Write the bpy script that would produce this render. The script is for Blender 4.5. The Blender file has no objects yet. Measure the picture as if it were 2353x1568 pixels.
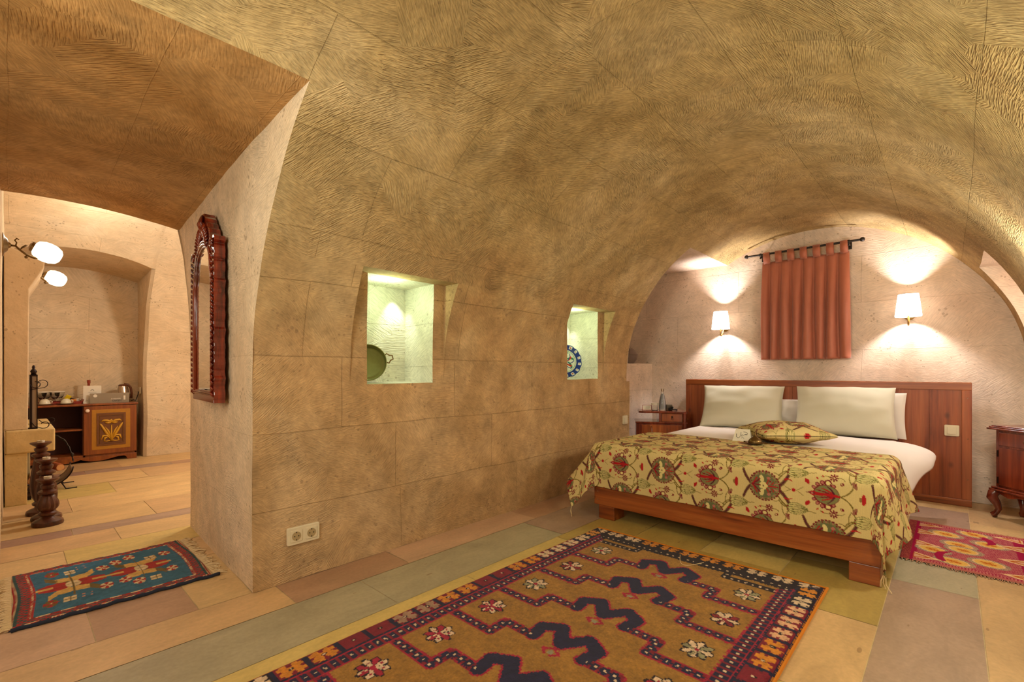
import bpy, bmesh, math, random
import numpy as np
from mathutils import Vector, Matrix, noise
S = bpy.context.scene
COL = S.collection
PI = math.pi
random.seed(7)

# ------------------------------------------------------------------ camera
cam_d = bpy.data.cameras.new('camera'); cam = bpy.data.objects.new('camera', cam_d); COL.objects.link(cam)
cam.location = (0, 0, 1.0)
cam.rotation_euler = (PI / 2, 0, math.radians(43.1 - 90))
cam_d.sensor_width = 36; cam_d.lens = 1078 / 2353 * 36
cam_d.shift_x = 0.0; cam_d.shift_y = (853 - 784) / 2353
cam_d.clip_start = 0.02
S.camera = cam
# ------------------------------------------------------------------ view, world
S.view_settings.view_transform = 'Standard'; S.view_settings.look = 'None'
S.view_settings.exposure = 0.16; S.view_settings.gamma = 1.0
S.view_settings.use_curve_mapping = False
S.cycles.max_bounces = 6; S.cycles.diffuse_bounces = 3; S.cycles.glossy_bounces = 3
S.cycles.transmission_bounces = 6; S.cycles.caustics_reflective = False; S.cycles.caustics_refractive = False
S.cycles.sample_clamp_indirect = 4.0
S.cycles.use_denoising = True; S.cycles.use_adaptive_sampling = True; S.cycles.adaptive_threshold = 0.09; S.cycles.adaptive_min_samples = 20
W = bpy.data.worlds.new('world'); S.world = W; W.use_nodes = True
W.node_tree.nodes['Background'].inputs[0].default_value = (1.0, 0.8, 0.55, 1)
W.node_tree.nodes['Background'].inputs[1].default_value = 0.05

def lamp(name, kind, loc, energy, color, radius=0.05, rot=None, spot=None, blend=0.5, size=None, sy=None):
    d = bpy.data.lights.new(name, kind); o = bpy.data.objects.new(name, d); COL.objects.link(o)
    o.location = loc; d.energy = energy; d.color = color
    if kind == 'AREA':
        d.shape = 'RECTANGLE'; d.size = size; d.size_y = sy or size
    else:
        d.shadow_soft_size = radius
    if kind == 'SPOT':
        d.spot_size = math.radians(spot); d.spot_blend = blend
    if rot is not None:
        o.rotation_euler = Vector(rot).to_track_quat('-Z', 'Y').to_euler()
    return o
# unseen fill lights added to brighten the vault, bed side, left room and passage
lamp('vault_fill', 'AREA', (-0.9, 1.05, 2.10), 19, (1.0, 0.98, 0.84), size=0.9, rot=(0.25, 0.0, -1))
lamp('vault_up_fill', 'AREA', (-0.7, 0.9, 1.35), 32, (0.98, 1.0, 0.82), size=0.8, rot=(0.75, 0.1, 0.65))
lamp('left_room_fill', 'POINT', (2.0, 4.6, 1.9), 64, (0.96, 1.0, 0.98), radius=0.14)
lamp('left_room_top_fill', 'POINT', (0.55, 5.5, 2.30), 10, (0.98, 1.0, 0.92), radius=0.12)
lamp('right_side_fill', 'POINT', (1.9, -0.25, 1.25), 20, (0.92, 1.0, 0.72), radius=0.10)
lamp('right_side_fill', 'POINT', (3.15, -0.30, 1.35), 25, (0.97, 1.0, 0.86), radius=0.10)
lamp('passage_fill', 'POINT', (-0.24, 3.1, 1.0), 2.6, (1.0, 0.98, 0.92), radius=0.12)
lamp('alcove_fill', 'POINT', (4.35, -0.75, 1.45), 9, (1.0, 0.97, 0.85), radius=0.08)
# lamps the photograph shows: spots in the two niches, the bed lamps and the globes
NICHE = (0.74, 1.0, 0.62)
for nx in (1.53, 3.335):
    lamp('niche_light', 'POINT', (nx - 0.06, 2.35, 1.44), 2.1, NICHE, radius=0.012)
    lamp('niche_spot', 'SPOT', (nx + 0.12, 2.515, 1.505), 6, (0.90, 1.0, 0.86), radius=0.01, rot=(0.03, 0.10, -0.45), spot=70, blend=0.9)
BEDLAMPS = [(4.86, 1.685, 1.507), (4.86, 0.247, 1.520)]
for p in BEDLAMPS:
    lamp('bed_lamp_bulb', 'POINT', (p[0], p[1], p[2] - 0.012), 42, (1.0, 0.96, 0.94), radius=0.022)
SCONCES = [(0.155, 4.15, 1.745), (0.26, 5.57, 1.79)]
for p in SCONCES:
    lamp('globe_bulb', 'POINT', p, 24, (1.0, 0.97, 0.88), radius=0.05)

# ------------------------------------------------------------------ helpers
def srgb(r, g, b, a=1.0):
    f = lambda c: (c / 255 / 12.92) if c / 255 <= 0.04045 else ((c / 255 + 0.055) / 1.055) ** 2.4
    return (f(r), f(g), f(b), a)

def tag(o, label=None, cat=None, group=None, kind=None):
    if label: o['label'] = label
    if cat: o['category'] = cat
    if group: o['group'] = group
    if kind: o['kind'] = kind
    return o

def thing(name, label, cat, loc=(0, 0, 0), rz=0.0, group=None):
    o = bpy.data.objects.new(name, None); COL.objects.link(o)
    o.location = loc; o.rotation_euler = (0, 0, rz); o.empty_display_size = 0.05
    return tag(o, label, cat, group)

def link(name, me, mat, parent=None, smooth=False, bevel=0, seg=2, loc=None, rot=None):
    o = bpy.data.objects.new(name, me); COL.objects.link(o)
    if mat: me.materials.append(mat)
    if smooth is True:
        me.polygons.foreach_set('use_smooth', [True] * len(me.polygons))
    elif smooth:
        me.polygons.foreach_set('use_smooth', [True] * len(me.polygons)); me.set_sharp_from_angle(angle=math.radians(smooth))
    if parent: o.parent = parent
    if loc is not None: o.location = loc
    if rot is not None: o.rotation_euler = rot
    if bevel:
        m = o.modifiers.new('bevel', 'BEVEL'); m.width = bevel; m.segments = seg; m.limit_method = 'ANGLE'; m.angle_limit = math.radians(40)
        m.harden_normals = False
    return o

class MB:
    def __init__(s): s.v = []; s.f = []; s.uv = []
    def add(s, vs, fs):
        n = len(s.v); s.v += [tuple(v) for v in vs]; s.f += [tuple(i + n for i in f) for f in fs]; return s
    def box(s, x0, x1, y0, y1, z0, z1, M=None):
        vs = [Vector(p) for p in ((x0,y0,z0),(x1,y0,z0),(x1,y1,z0),(x0,y1,z0),(x0,y0,z1),(x1,y0,z1),(x1,y1,z1),(x0,y1,z1))]
        if M: vs = [M @ v for v in vs]
        return s.add(vs, [(3,2,1,0),(4,5,6,7),(0,1,5,4),(1,2,6,5),(2,3,7,6),(3,0,4,7)])
    def prism(s, out, a0, a1, axis='z'):
        n = len(out)
        g = {'z': lambda p, a: (p[0], p[1], a), 'x': lambda p, a: (a, p[0], p[1]), 'y': lambda p, a: (p[0], a, p[1])}[axis]
        vs = [g(p, a0) for p in out] + [g(p, a1) for p in out]
        fs = [tuple(range(n))[::-1], tuple(range(n, 2 * n))] + [(i, (i + 1) % n, n + (i + 1) % n, n + i) for i in range(n)]
        return s.add(vs, fs)
    def lathe(s, prof, c=(0, 0, 0), n=24, M=None, flute=None):
        vs = []; fs = []
        for k, (r, z) in enumerate(prof):
            for i in range(n):
                a = 2 * PI * i / n
                rr = r * (1 - (flute(k, a) if flute else 0))
                p = Vector((rr * math.cos(a), rr * math.sin(a), z))
                if M: p = M @ p
                vs.append((p.x + c[0], p.y + c[1], p.z + c[2]))
        m = len(prof)
        for k in range(m - 1):
            for i in range(n):
                j = (i + 1) % n; fs.append((k * n + i, k * n + j, (k + 1) * n + j, (k + 1) * n + i))
        fs.append(tuple(range(n))[::-1]); fs.append(tuple(range((m - 1) * n, m * n)))
        return s.add(vs, fs)
    def tube(s, pts, r, n=8, closed=False, flat=None):
        P = [Vector(p) for p in pts]; m = len(P)
        R = r if isinstance(r, (list, tuple)) else [r] * m
        vs = []; fs = []; up = None
        for i in range(m):
            if closed: t = P[(i + 1) % m] - P[i - 1]
            else: t = P[min(i + 1, m - 1)] - P[max(i - 1, 0)]
            t.normalize()
            if up is None:
                up = Vector((0, 0, 1)) if abs(t.z) < 0.9 else Vector((1, 0, 0))
            a = t.cross(up); a.normalize(); b = a.cross(t); b.normalize(); up = b
            for k in range(n):
                w = 2 * PI * k / n
                vs.append(P[i] + a * (R[i] * math.cos(w)) + b * (R[i] * math.sin(w) * (flat or 1)))
        for i in range(m if closed else m - 1):
            j = (i + 1) % m
            for k in range(n):
                l = (k + 1) % n; fs.append((i * n + k, i * n + l, j * n + l, j * n + k))
        if not closed:
            fs.append(tuple(range(n))[::-1]); fs.append(tuple(range((m - 1) * n, m * n)))
        return s.add(vs, fs)
    def sphere(s, c, r, n=14, sc=(1, 1, 1)):
        prof = []
        m = max(6, n // 2)
        vs = []; fs = []
        for k in range(1, m):
            a = PI * k / m
            for i in range(n):
                b = 2 * PI * i / n
                vs.append((c[0] + r * sc[0] * math.sin(a) * math.cos(b), c[1] + r * sc[1] * math.sin(a) * math.sin(b), c[2] - r * sc[2] * math.cos(a)))
        for k in range(m - 2):
            for i in range(n):
                j = (i + 1) % n; fs.append((k * n + i, k * n + j, (k + 1) * n + j, (k + 1) * n + i))
        q = len(vs); vs += [(c[0], c[1], c[2] - r * sc[2]), (c[0], c[1], c[2] + r * sc[2])]
        for i in range(n):
            j = (i + 1) % n; fs.append((q, j, i)); fs.append((q + 1, (m - 2) * n + i, (m - 2) * n + j))
        return s.add(vs, fs)
    def surf(s, f, us, vs_, uvf=None):
        """grid of f(u, v); uvf gives metres for the UV map"""
        n = len(s.v); a, b = len(us), len(vs_)
        for u in us:
            for v in vs_: s.v.append(tuple(f(u, v)))
        for i in range(a - 1):
            for j in range(b - 1):
                s.f.append((n + i * b + j, n + (i + 1) * b + j, n + (i + 1) * b + j + 1, n + i * b + j + 1))
                if uvf: s.uv.append([uvf(us[p], vs_[q]) for p, q in ((i, j), (i + 1, j), (i + 1, j + 1), (i, j + 1))])
        return s
    def mesh(s, name):
        me = bpy.data.meshes.new(name); me.from_pydata(s.v, [], s.f)
        if s.uv and len(s.uv) == len(s.f):
            L = me.uv_layers.new(name='UVMap'); k = 0
            flat = [c for f in s.uv for p in f for c in p]
            L.data.foreach_set('uv', flat)
        me.update(); return me
    def fix(s, me):
        bm = bmesh.new(); bm.from_mesh(me); bmesh.ops.recalc_face_normals(bm, faces=bm.faces); bm.to_mesh(me); bm.free()
    def build(s, name, mat, parent=None, smooth=False, bevel=0, recalc=True, **k):
        me = s.mesh(name)
        if recalc: s.fix(me)
        return link(name, me, mat, parent, smooth, bevel, **k)

def copy_tree(o, parent=None):
    c = o.copy(); COL.objects.link(c)
    if parent: c.parent = parent
    for ch in list(o.children): copy_tree(ch, c)
    return c

def lin(a, b, step):
    n = max(1, int(math.ceil(abs(b - a) / step - 1e-6))); return [a + (b - a) * i / n for i in range(n + 1)]
def cuts(stops, step):
    out = [stops[0]]
    for a, b in zip(stops, stops[1:]): out += lin(a, b, step)[1:]
    return out

# ------------------------------------------------------------------ materials
def nt(name):
    m = bpy.data.materials.new(name); m.use_nodes = True; t = m.node_tree
    return m, t, t.nodes['Principled BSDF'], t.nodes, t.links
def plain(name, col, rough=0.5, metal=0.0, emis=None, es=0, sub=0, noise_amt=0.0, nscale=20, spec=None, coat=0):
    m, t, p, N, L = nt(name)
    p.inputs['Base Color'].default_value = col; p.inputs['Roughness'].default_value = rough; p.inputs['Metallic'].default_value = metal
    if spec is not None: p.inputs['Specular IOR Level'].default_value = spec
    if coat: p.inputs['Coat Weight'].default_value = coat; p.inputs['Coat Roughness'].default_value = 0.12
    if emis: p.inputs['Emission Color'].default_value = emis; p.inputs['Emission Strength'].default_value = es
    if noise_amt:
        tc = N.new('ShaderNodeTexCoord'); n = N.new('ShaderNodeTexNoise'); n.inputs['Scale'].default_value = nscale; n.inputs['Detail'].default_value = 4
        L.new(tc.outputs['Object'], n.inputs['Vector'])
        mx = N.new('ShaderNodeMix'); mx.data_type = 'RGBA'; mx.blend_type = 'MULTIPLY'; mx.inputs[0].default_value = 1
        r = N.new('ShaderNodeMapRange'); r.inputs[3].default_value = 1 - noise_amt; r.inputs[4].default_value = 1 + noise_amt
        L.new(n.outputs['Fac'], r.inputs[0])
        mx.inputs[6].default_value = col; L.new(r.outputs[0], mx.inputs[7]); L.new(mx.outputs[2], p.inputs['Base Color'])
        b = N.new('ShaderNodeBump'); b.inputs['Strength'].default_value = 0.3; b.inputs['Distance'].default_value = 0.002
        L.new(n.outputs['Fac'], b.inputs['Height']); L.new(b.outputs[0], p.inputs['Normal'])
    return m
def ramp(N, stops):
    r = N.new('ShaderNodeValToRGB'); e = r.color_ramp.elements
    while len(e) < len(stops): e.new(0.5)
    for q, (pos, c) in zip(e, stops): q.position = pos; q.color = c
    return r
def math_(N, L, op, a, b=None, clamp=False):
    n = N.new('ShaderNodeMath'); n.operation = op; n.use_clamp = clamp
    for i, x in enumerate((a, b)):
        if x is None: continue
        if isinstance(x, (int, float)): n.inputs[i].default_value = x
        else: L.new(x, n.inputs[i])
    return n.outputs[0]
def mixc(N, L, fac, a, b, mode='MIX'):
    m = N.new('ShaderNodeMix'); m.data_type = 'RGBA'; m.blend_type = mode
    for i, x in ((0, fac), (6, a), (7, b)):
        if isinstance(x, (int, float, tuple)): m.inputs[i].default_value = x
        else: L.new(x, m.inputs[i])
    return m.outputs[2]
def tex(N, L, kind, vec, scale, **k):
    n = N.new('ShaderNodeTex' + kind); n.inputs['Scale'].default_value = scale
    for a, b in k.items():
        if a in ('feature', 'wave_type', 'bands_direction', 'voronoi_dimensions'): setattr(n, a, b)
        else: n.inputs[a].default_value = b
    L.new(vec, n.inputs['Vector']); return n
def mapping(N, L, vec, scale=(1, 1, 1), rot=(0, 0, 0), loc=(0, 0, 0)):
    m = N.new('ShaderNodeMapping'); m.inputs['Scale'].default_value = scale; m.inputs['Rotation'].default_value = rot; m.inputs['Location'].default_value = loc
    L.new(vec, m.inputs['Vector']); return m.outputs[0]

def stone(name, c_lo, c_mid, c_hi, chisel=1.0, joints=0.5, pits=1.0, bw=0.75, bh=0.36, bumpd=0.004, freq=150, mott=1.0, top=None, bvar=0.09):
    m, t, p, N, L = nt(name)
    tc = N.new('ShaderNodeTexCoord'); O = tc.outputs['Object']; U = tc.outputs['UV']
    big = tex(N, L, 'Noise', O, 1.3, Detail=3.0, Roughness=0.62, Distortion=0.5)
    r = ramp(N, [(0.28, c_lo), (0.5, c_mid), (0.74, c_hi)]); L.new(big.outputs['Fac'], r.inputs[0])
    col = r.outputs[0]
    if top:      # the vault's stone is a more olive bed than the wall's
        r2 = ramp(N, [(0.28, top[0]), (0.5, top[1]), (0.74, top[2])]); L.new(big.outputs['Fac'], r2.inputs[0])
        sx = N.new('ShaderNodeSeparateXYZ'); L.new(O, sx.inputs[0])
        zm = N.new('ShaderNodeMapRange'); zm.inputs[1].default_value = 1.0; zm.inputs[2].default_value = 1.95
        L.new(math_(N, L, 'ADD', sx.outputs[2], math_(N, L, 'MULTIPLY', math_(N, L, 'SUBTRACT', big.outputs['Fac'], 0.5), 1.6)), zm.inputs[0])
        col = mixc(N, L, zm.outputs[0], col, r2.outputs[0])
    # mottling
    med = tex(N, L, 'Noise', O, 9.0, Detail=4.0, Roughness=0.7)
    mr = N.new('ShaderNodeMapRange'); mr.inputs[1].default_value = 0.3; mr.inputs[2].default_value = 0.7; mr.inputs[3].default_value = 1 - 0.25 * mott; mr.inputs[4].default_value = 1 + 0.19 * mott
    L.new(med.outputs['Fac'], mr.inputs[0]); col = mixc(N, L, 1.0, col, mr.outputs[0], 'MULTIPLY')
    # stone courses
    wob = tex(N, L, 'Noise', U, 2.0, Detail=2.0)
    va = N.new('ShaderNodeVectorMath'); va.operation = 'MULTIPLY_ADD'; L.new(wob.outputs['Color'], va.inputs[0]); va.inputs[1].default_value = (0.02, 0.02, 0); L.new(U, va.inputs[2])
    br = N.new('ShaderNodeTexBrick'); br.inputs['Scale'].default_value = 1.0; br.inputs['Mortar Size'].default_value = 0.0025; br.inputs['Mortar Smooth'].default_value = 0.6
    br.inputs['Brick Width'].default_value = bw; br.inputs['Row Height'].default_value = bh; br.offset = 0.43; br.squash = 1.3; br.squash_frequency = 3
    br.inputs['Color1'].default_value = (1 - bvar, 1 - bvar, 1 - bvar, 1); br.inputs['Color2'].default_value = (1 + bvar, 1 + bvar * .85, 1 + bvar * .6, 1); br.inputs['Mortar'].default_value = (0.86, 0.84, 0.80, 1)
    L.new(va.outputs[0], br.inputs['Vector'])
    col = mixc(N, L, joints, col, br.outputs['Color'], 'MULTIPLY')
    # pits
    vo = tex(N, L, 'Voronoi', O, 34.0, Randomness=1.0)
    th = tex(N, L, 'Noise', O, 7.0, Detail=2.0)
    lim = math_(N, L, 'MULTIPLY', math_(N, L, 'SUBTRACT', th.outputs['Fac'], 0.42, True), 1.05)
    pit = math_(N, L, 'LESS_THAN', vo.outputs['Distance'], lim)
    if pits < 1: pit = math_(N, L, 'MULTIPLY', pit, pits)
    col = mixc(N, L, math_(N, L, 'MULTIPLY', pit, 0.42), col, (0.22, 0.13, 0.07, 1))
    L.new(col, p.inputs['Base Color']); p.inputs['Roughness'].default_value = 0.92; p.inputs['Specular IOR Level'].default_value = 0.15
    # chisel marks: patches of parallel strokes, each patch its own direction
    wv = tex(N, L, 'Noise', U, 1.5, Detail=2.0)
    ua = N.new('ShaderNodeVectorMath'); ua.operation = 'MULTIPLY_ADD'; L.new(wv.outputs['Color'], ua.inputs[0]); ua.inputs[1].default_value = (0.10, 0.10, 0); L.new(U, ua.inputs[2])
    cell = tex(N, L, 'Voronoi', ua.outputs[0], 3.6)
    sep = N.new('ShaderNodeSeparateColor'); L.new(cell.outputs['Color'], sep.inputs[0])
    ang = math_(N, L, 'MULTIPLY', math_(N, L, 'SUBTRACT', sep.outputs[0], 0.5), 1.9)
    vr = N.new('ShaderNodeVectorRotate'); vr.rotation_type = 'Z_AXIS'; L.new(ua.outputs[0], vr.inputs['Vector']); L.new(ang, vr.inputs['Angle'])
    ch = tex(N, L, 'Noise', mapping(N, L, vr.outputs[0], scale=(freq * 0.13, freq, 1)), 1.0, Detail=1.0, Roughness=0.5)
    msk = tex(N, L, 'Noise', O, 2.4, Detail=2.0)
    mk = N.new('ShaderNodeMapRange'); mk.inputs[1].default_value = 0.36; mk.inputs[2].default_value = 0.62; mk.inputs[3].default_value = 0.25; mk.inputs[4].default_value = 1.0
    L.new(msk.outputs['Fac'], mk.inputs[0])
    hgt = math_(N, L, 'MULTIPLY', math_(N, L, 'MULTIPLY', ch.outputs['Fac'], mk.outputs[0]), chisel)
    hgt = math_(N, L, 'ADD', hgt, math_(N, L, 'MULTIPLY', med.outputs['Fac'], 0.9))
    hgt = math_(N, L, 'SUBTRACT', hgt, math_(N, L, 'MULTIPLY', pit, 0.5))
    hgt = math_(N, L, 'SUBTRACT', hgt, math_(N, L, 'MULTIPLY', br.outputs['Fac'], joints * 0.6))
    b = N.new('ShaderNodeBump'); b.inputs['Strength'].default_value = 1.0; b.inputs['Distance'].default_value = bumpd
    L.new(hgt, b.inputs['Height']); L.new(b.outputs[0], p.inputs['Normal'])
    # strokes are tinted darker in the grooves, paler on the ridges
    cr = N.new('ShaderNodeMapRange'); cr.inputs[1].default_value = 0.35; cr.inputs[2].default_value = 0.65; cr.inputs[3].default_value = 1 - 0.13 * chisel; cr.inputs[4].default_value = 1 + 0.09 * chisel
    L.new(ch.outputs['Fac'], cr.inputs[0])
    col2 = mixc(N, L, 1.0, col, cr.outputs[0], 'MULTIPLY'); L.new(col2, p.inputs['Base Color'])
    return m

def wood(name, c1, c2, dark, axis=1, scale=1.0, rough=0.35, knots=0.0, coat=0.2):
    m, t, p, N, L = nt(name)
    tc = N.new('ShaderNodeTexCoord'); sc = [22 * scale] * 3; sc[axis] = 1.6 * scale
    v = mapping(N, L, tc.outputs['Object'], scale=tuple(sc))
    n = tex(N, L, 'Noise', v, 1.0, Detail=5.0, Roughness=0.6, Distortion=0.7)
    r = ramp(N, [(0.3, dark), (0.48, c1), (0.7, c2)]); L.new(n.outputs['Fac'], r.inputs[0]); col = r.outputs[0]
    sc2 = [140 * scale] * 3; sc2[axis] = 5 * scale
    n2 = tex(N, L, 'Noise', mapping(N, L, tc.outputs['Object'], scale=tuple(sc2)), 1.0, Detail=2.0)
    mr = N.new('ShaderNodeMapRange'); mr.inputs[1].default_value = 0.3; mr.inputs[2].default_value = 0.7; mr.inputs[3].default_value = 0.82; mr.inputs[4].default_value = 1.12
    L.new(n2.outputs['Fac'], mr.inputs[0]); col = mixc(N, L, 1.0, col, mr.outputs[0], 'MULTIPLY')
    if knots:
        ks = [5.5] * 3; ks[axis] = 3.4
        vo = tex(N, L, 'Voronoi', mapping(N, L, tc.outputs['Object'], scale=tuple(ks), loc=(0.3, 0.37, 0.1)), 1.0)
        k = N.new('ShaderNodeMapRange'); k.inputs[1].default_value = 0.035; k.inputs[2].default_value = 0.11; k.inputs[3].default_value = 1.0; k.inputs[4].default_value = 0.0
        L.new(vo.outputs['Distance'], k.inputs[0]); col = mixc(N, L, math_(N, L, 'MULTIPLY', k.outputs[0], knots), col, (0.025, 0.006, 0.003, 1))
    L.new(col, p.inputs['Base Color']); p.inputs['Roughness'].default_value = rough
    p.inputs['Coat Weight'].default_value = coat; p.inputs['Coat Roughness'].default_value = 0.15
    b = N.new('ShaderNodeBump'); b.inputs['Strength'].default_value = 0.25; b.inputs['Distance'].default_value = 0.001
    L.new(n2.outputs['Fac'], b.inputs['Height']); L.new(b.outputs[0], p.inputs['Normal'])
    return m

def attr_mat(name, rough=0.9, pile=0.0, weave=0.0, sheen=0.0, noise_amt=0.12, nsc=60):
    """colour from the mesh's own woven pattern, plus thread relief"""
    m, t, p, N, L = nt(name)
    a = N.new('ShaderNodeAttribute'); a.attribute_name = 'Col'
    tc = N.new('ShaderNodeTexCoord')
    n = tex(N, L, 'Noise', tc.outputs['Object'], nsc, Detail=4.0, Roughness=0.7)
    mr = N.new('ShaderNodeMapRange'); mr.inputs[1].default_value = 0.3; mr.inputs[2].default_value = 0.7; mr.inputs[3].default_value = 1 - noise_amt; mr.inputs[4].default_value = 1 + noise_amt
    L.new(n.outputs['Fac'], mr.inputs[0])
    L.new(mixc(N, L, 1.0, a.outputs['Color'], mr.outputs[0], 'MULTIPLY'), p.inputs['Base Color'])
    p.inputs['Roughness'].default_value = rough; p.inputs['Specular IOR Level'].default_value = 0.15
    if sheen: p.inputs['Sheen Weight'].default_value = sheen
    n2 = tex(N, L, 'Noise', mapping(N, L, tc.outputs['Object'], scale=(1, 2.4, 1)), 320 if pile else 700, Detail=2.0)
    b = N.new('ShaderNodeBump'); b.inputs['Strength'].default_value = 0.9 if pile else 0.4; b.inputs['Distance'].default_value = max(pile, weave, 0.0006)
    L.new(n2.outputs['Fac'], b.inputs['Height']); L.new(b.outputs[0], p.inputs['Normal'])
    return m

def glass(name, col=(1, 1, 1, 1), rough=0.02, ior=1.45):
    m, t, p, N, L = nt(name)
    p.inputs['Base Color'].default_value = col; p.inputs['Transmission Weight'].default_value = 1.0; p.inputs['Roughness'].default_value = rough; p.inputs['IOR'].default_value = ior
    return m

M = {}
TOP = (srgb(160, 130, 84), srgb(184, 154, 106), srgb(206, 178, 134))
M['stone_vault'] = stone('stone_vault', srgb(176, 138, 96), srgb(194, 156, 112), srgb(210, 176, 136), chisel=1.5, joints=0.6, pits=0.8, freq=190, bumpd=0.008, top=TOP, bh=0.42, bvar=0.10)
M['stone_wall'] = stone('stone_wall', srgb(176, 138, 96), srgb(194, 156, 112), srgb(210, 176, 136), chisel=1.0, joints=0.9, freq=210, bumpd=0.006, top=TOP, bvar=0.08)
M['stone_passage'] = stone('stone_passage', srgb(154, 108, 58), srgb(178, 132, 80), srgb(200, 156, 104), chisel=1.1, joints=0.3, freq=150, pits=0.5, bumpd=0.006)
M['stone_end'] = stone('stone_end', srgb(214, 184, 160), srgb(224, 198, 176), srgb(232, 210, 192), chisel=0.7, joints=0.7, bw=1.0, bh=0.40, bumpd=0.004, mott=0.45, bvar=0.03)
M['stone_left'] = stone('stone_left', srgb(212, 180, 140), srgb(220, 190, 152), srgb(226, 202, 168), chisel=0.5, joints=0.7, bw=1.1, bh=0.36, bumpd=0.004, freq=70, mott=0.4, bvar=0.03)
M['stone_pier'] = stone('stone_pier', srgb(214, 182, 146), srgb(224, 196, 162), srgb(232, 206, 176), chisel=0.9, joints=0.3, bumpd=0.006, freq=180, mott=0.6, bvar=0.03)
M['stone_niche'] = stone('stone_niche', srgb(206, 200, 176), srgb(218, 212, 190), srgb(226, 222, 204), chisel=0.9, joints=0.6, bh=0.26, bumpd=0.006, mott=0.5, bvar=0.03)
M['stone_smooth'] = stone('stone_smooth', srgb(202, 170, 112), srgb(214, 182, 126), srgb(222, 194, 142), chisel=0.5, joints=0.0, bumpd=0.004, pits=0.4, mott=0.5)
M['bed_wood'] = wood('bed_wood', srgb(150, 74, 28), srgb(176, 98, 44), srgb(96, 38, 14), axis=1, scale=0.6, knots=0.9)
M['head_wood'] = wood('head_wood', srgb(148, 70, 32), srgb(174, 94, 50), srgb(104, 44, 20), axis=2, scale=0.5, knots=0.5, rough=0.45, coat=0.08)
M['stand_wood'] = wood('stand_wood', srgb(150, 70, 26), srgb(184, 100, 44), srgb(92, 34, 12), axis=2, scale=0.7, rough=0.28, coat=0.5)
M['stand_dark'] = wood('stand_dark', srgb(112, 40, 20), srgb(146, 62, 34), srgb(62, 16, 8), axis=2, scale=0.7, rough=0.25, coat=0.6)
M['cab_wood'] = wood('cab_wood', srgb(134, 66, 16), srgb(150, 80, 24), srgb(112, 50, 12), axis=2, scale=0.5, rough=0.4)
M['cab_inside'] = plain('cab_inside', srgb(62, 14, 6), 0.6)
M['gold_paint'] = plain('gold_paint', srgb(176, 116, 22), 0.45, noise_amt=0.15, nscale=40)
M['relief_brown'] = plain('relief_brown', srgb(112, 64, 22), 0.5, noise_amt=0.15, nscale=40)
M['carve_gold'] = plain('carve_gold', srgb(206, 150, 34), 0.45)
M['turned_wood'] = wood('turned_wood', srgb(78, 34, 14), srgb(100, 48, 22), srgb(42, 14, 6), axis=2, rough=0.4, coat=0.2)
M['mirror_wood'] = wood('mirror_wood', srgb(112, 30, 12), srgb(150, 48, 20), srgb(52, 12, 8), axis=2, rough=0.18, coat=0.9)
M['mirror_glass'] = plain('mirror_glass', (0.9, 0.9, 0.9, 1), 0.01, 1.0)
M['iron'] = plain('iron', srgb(58, 50, 46), 0.45, 0.7)
M['iron_dark'] = plain('iron_dark', srgb(34, 14, 10), 0.4, 0.5)
M['brass'] = plain('brass', srgb(190, 150, 80), 0.28, 0.9, noise_amt=0.15, nscale=60)
M['old_brass'] = plain('old_brass', srgb(120, 92, 52), 0.35, 0.85)
M['linen'] = plain('linen', srgb(240, 226, 216), 0.85, noise_amt=0.03, nscale=8)
M['pillow_cotton'] = plain('pillow_cotton', srgb(204, 194, 170), 0.85, noise_amt=0.02, nscale=6)
M['white_plastic'] = plain('white_plastic', srgb(226, 208, 176), 0.35)
M['dark_hole'] = plain('dark_hole', srgb(40, 28, 18), 0.6)
M['paper'] = plain('paper', srgb(228, 214, 192), 0.8)
M['porcelain'] = plain('porcelain', srgb(222, 212, 186), 0.15, coat=0.5)
M['white_enamel'] = plain('white_enamel', srgb(236, 206, 180), 0.2)
M['ink'] = plain('ink', srgb(60, 52, 50), 0.7)
M['ink_soft'] = plain('ink_soft', srgb(150, 130, 112), 0.7)
M['pink_ink'] = plain('pink_ink', srgb(210, 110, 110), 0.7)
M['red_card'] = plain('red_card', srgb(140, 26, 24), 0.6)
M['black_plastic'] = plain('black_plastic', srgb(34, 26, 20), 0.4)
M['taupe_box'] = plain('taupe_box', srgb(92, 74, 54), 0.6)
M['clay'] = plain('clay', srgb(120, 98, 84), 0.75, noise_amt=0.2, nscale=30)
M['pan_metal'] = plain('pan_metal', srgb(150, 146, 92), 0.40, 0.35, noise_amt=0.25, nscale=25)
M['steel'] = plain('steel', srgb(190, 176, 160), 0.22, 0.95)
M['tray_red'] = plain('tray_red', srgb(132, 26, 10), 0.35, coat=0.4)
M['yellow_foil'] = plain('yellow_foil', srgb(226, 190, 20), 0.4)
M['orange_foil'] = plain('orange_foil', srgb(230, 140, 60), 0.5)
M['log_bark'] = plain('log_bark', srgb(170, 84, 40), 0.8, noise_amt=0.3, nscale=40)
M['log_end'] = plain('log_end', srgb(214, 150, 90), 0.8, noise_amt=0.2, nscale=60)
M['sling'] = plain('sling', srgb(150, 128, 100), 0.7, 0.2)
M['fringe'] = plain('fringe', srgb(228, 198, 152), 0.9)
M['fringe_red'] = plain('fringe_red', srgb(160, 60, 44), 0.9)
M['fringe_pink'] = plain('fringe_pink', srgb(190, 140, 110), 0.9)
M['orange_wool'] = plain('orange_wool', srgb(206, 120, 22), 0.95)
M['navy_wool'] = plain('navy_wool', srgb(38, 44, 62), 0.95)
M['glass'] = glass('glass')
M['water'] = glass('water', ior=1.33)
M['acrylic'] = None
M['firebox_black'] = plain('firebox_black', srgb(30, 22, 18), 0.9)  # even near-black of the solid block in the fireplace opening
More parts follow.
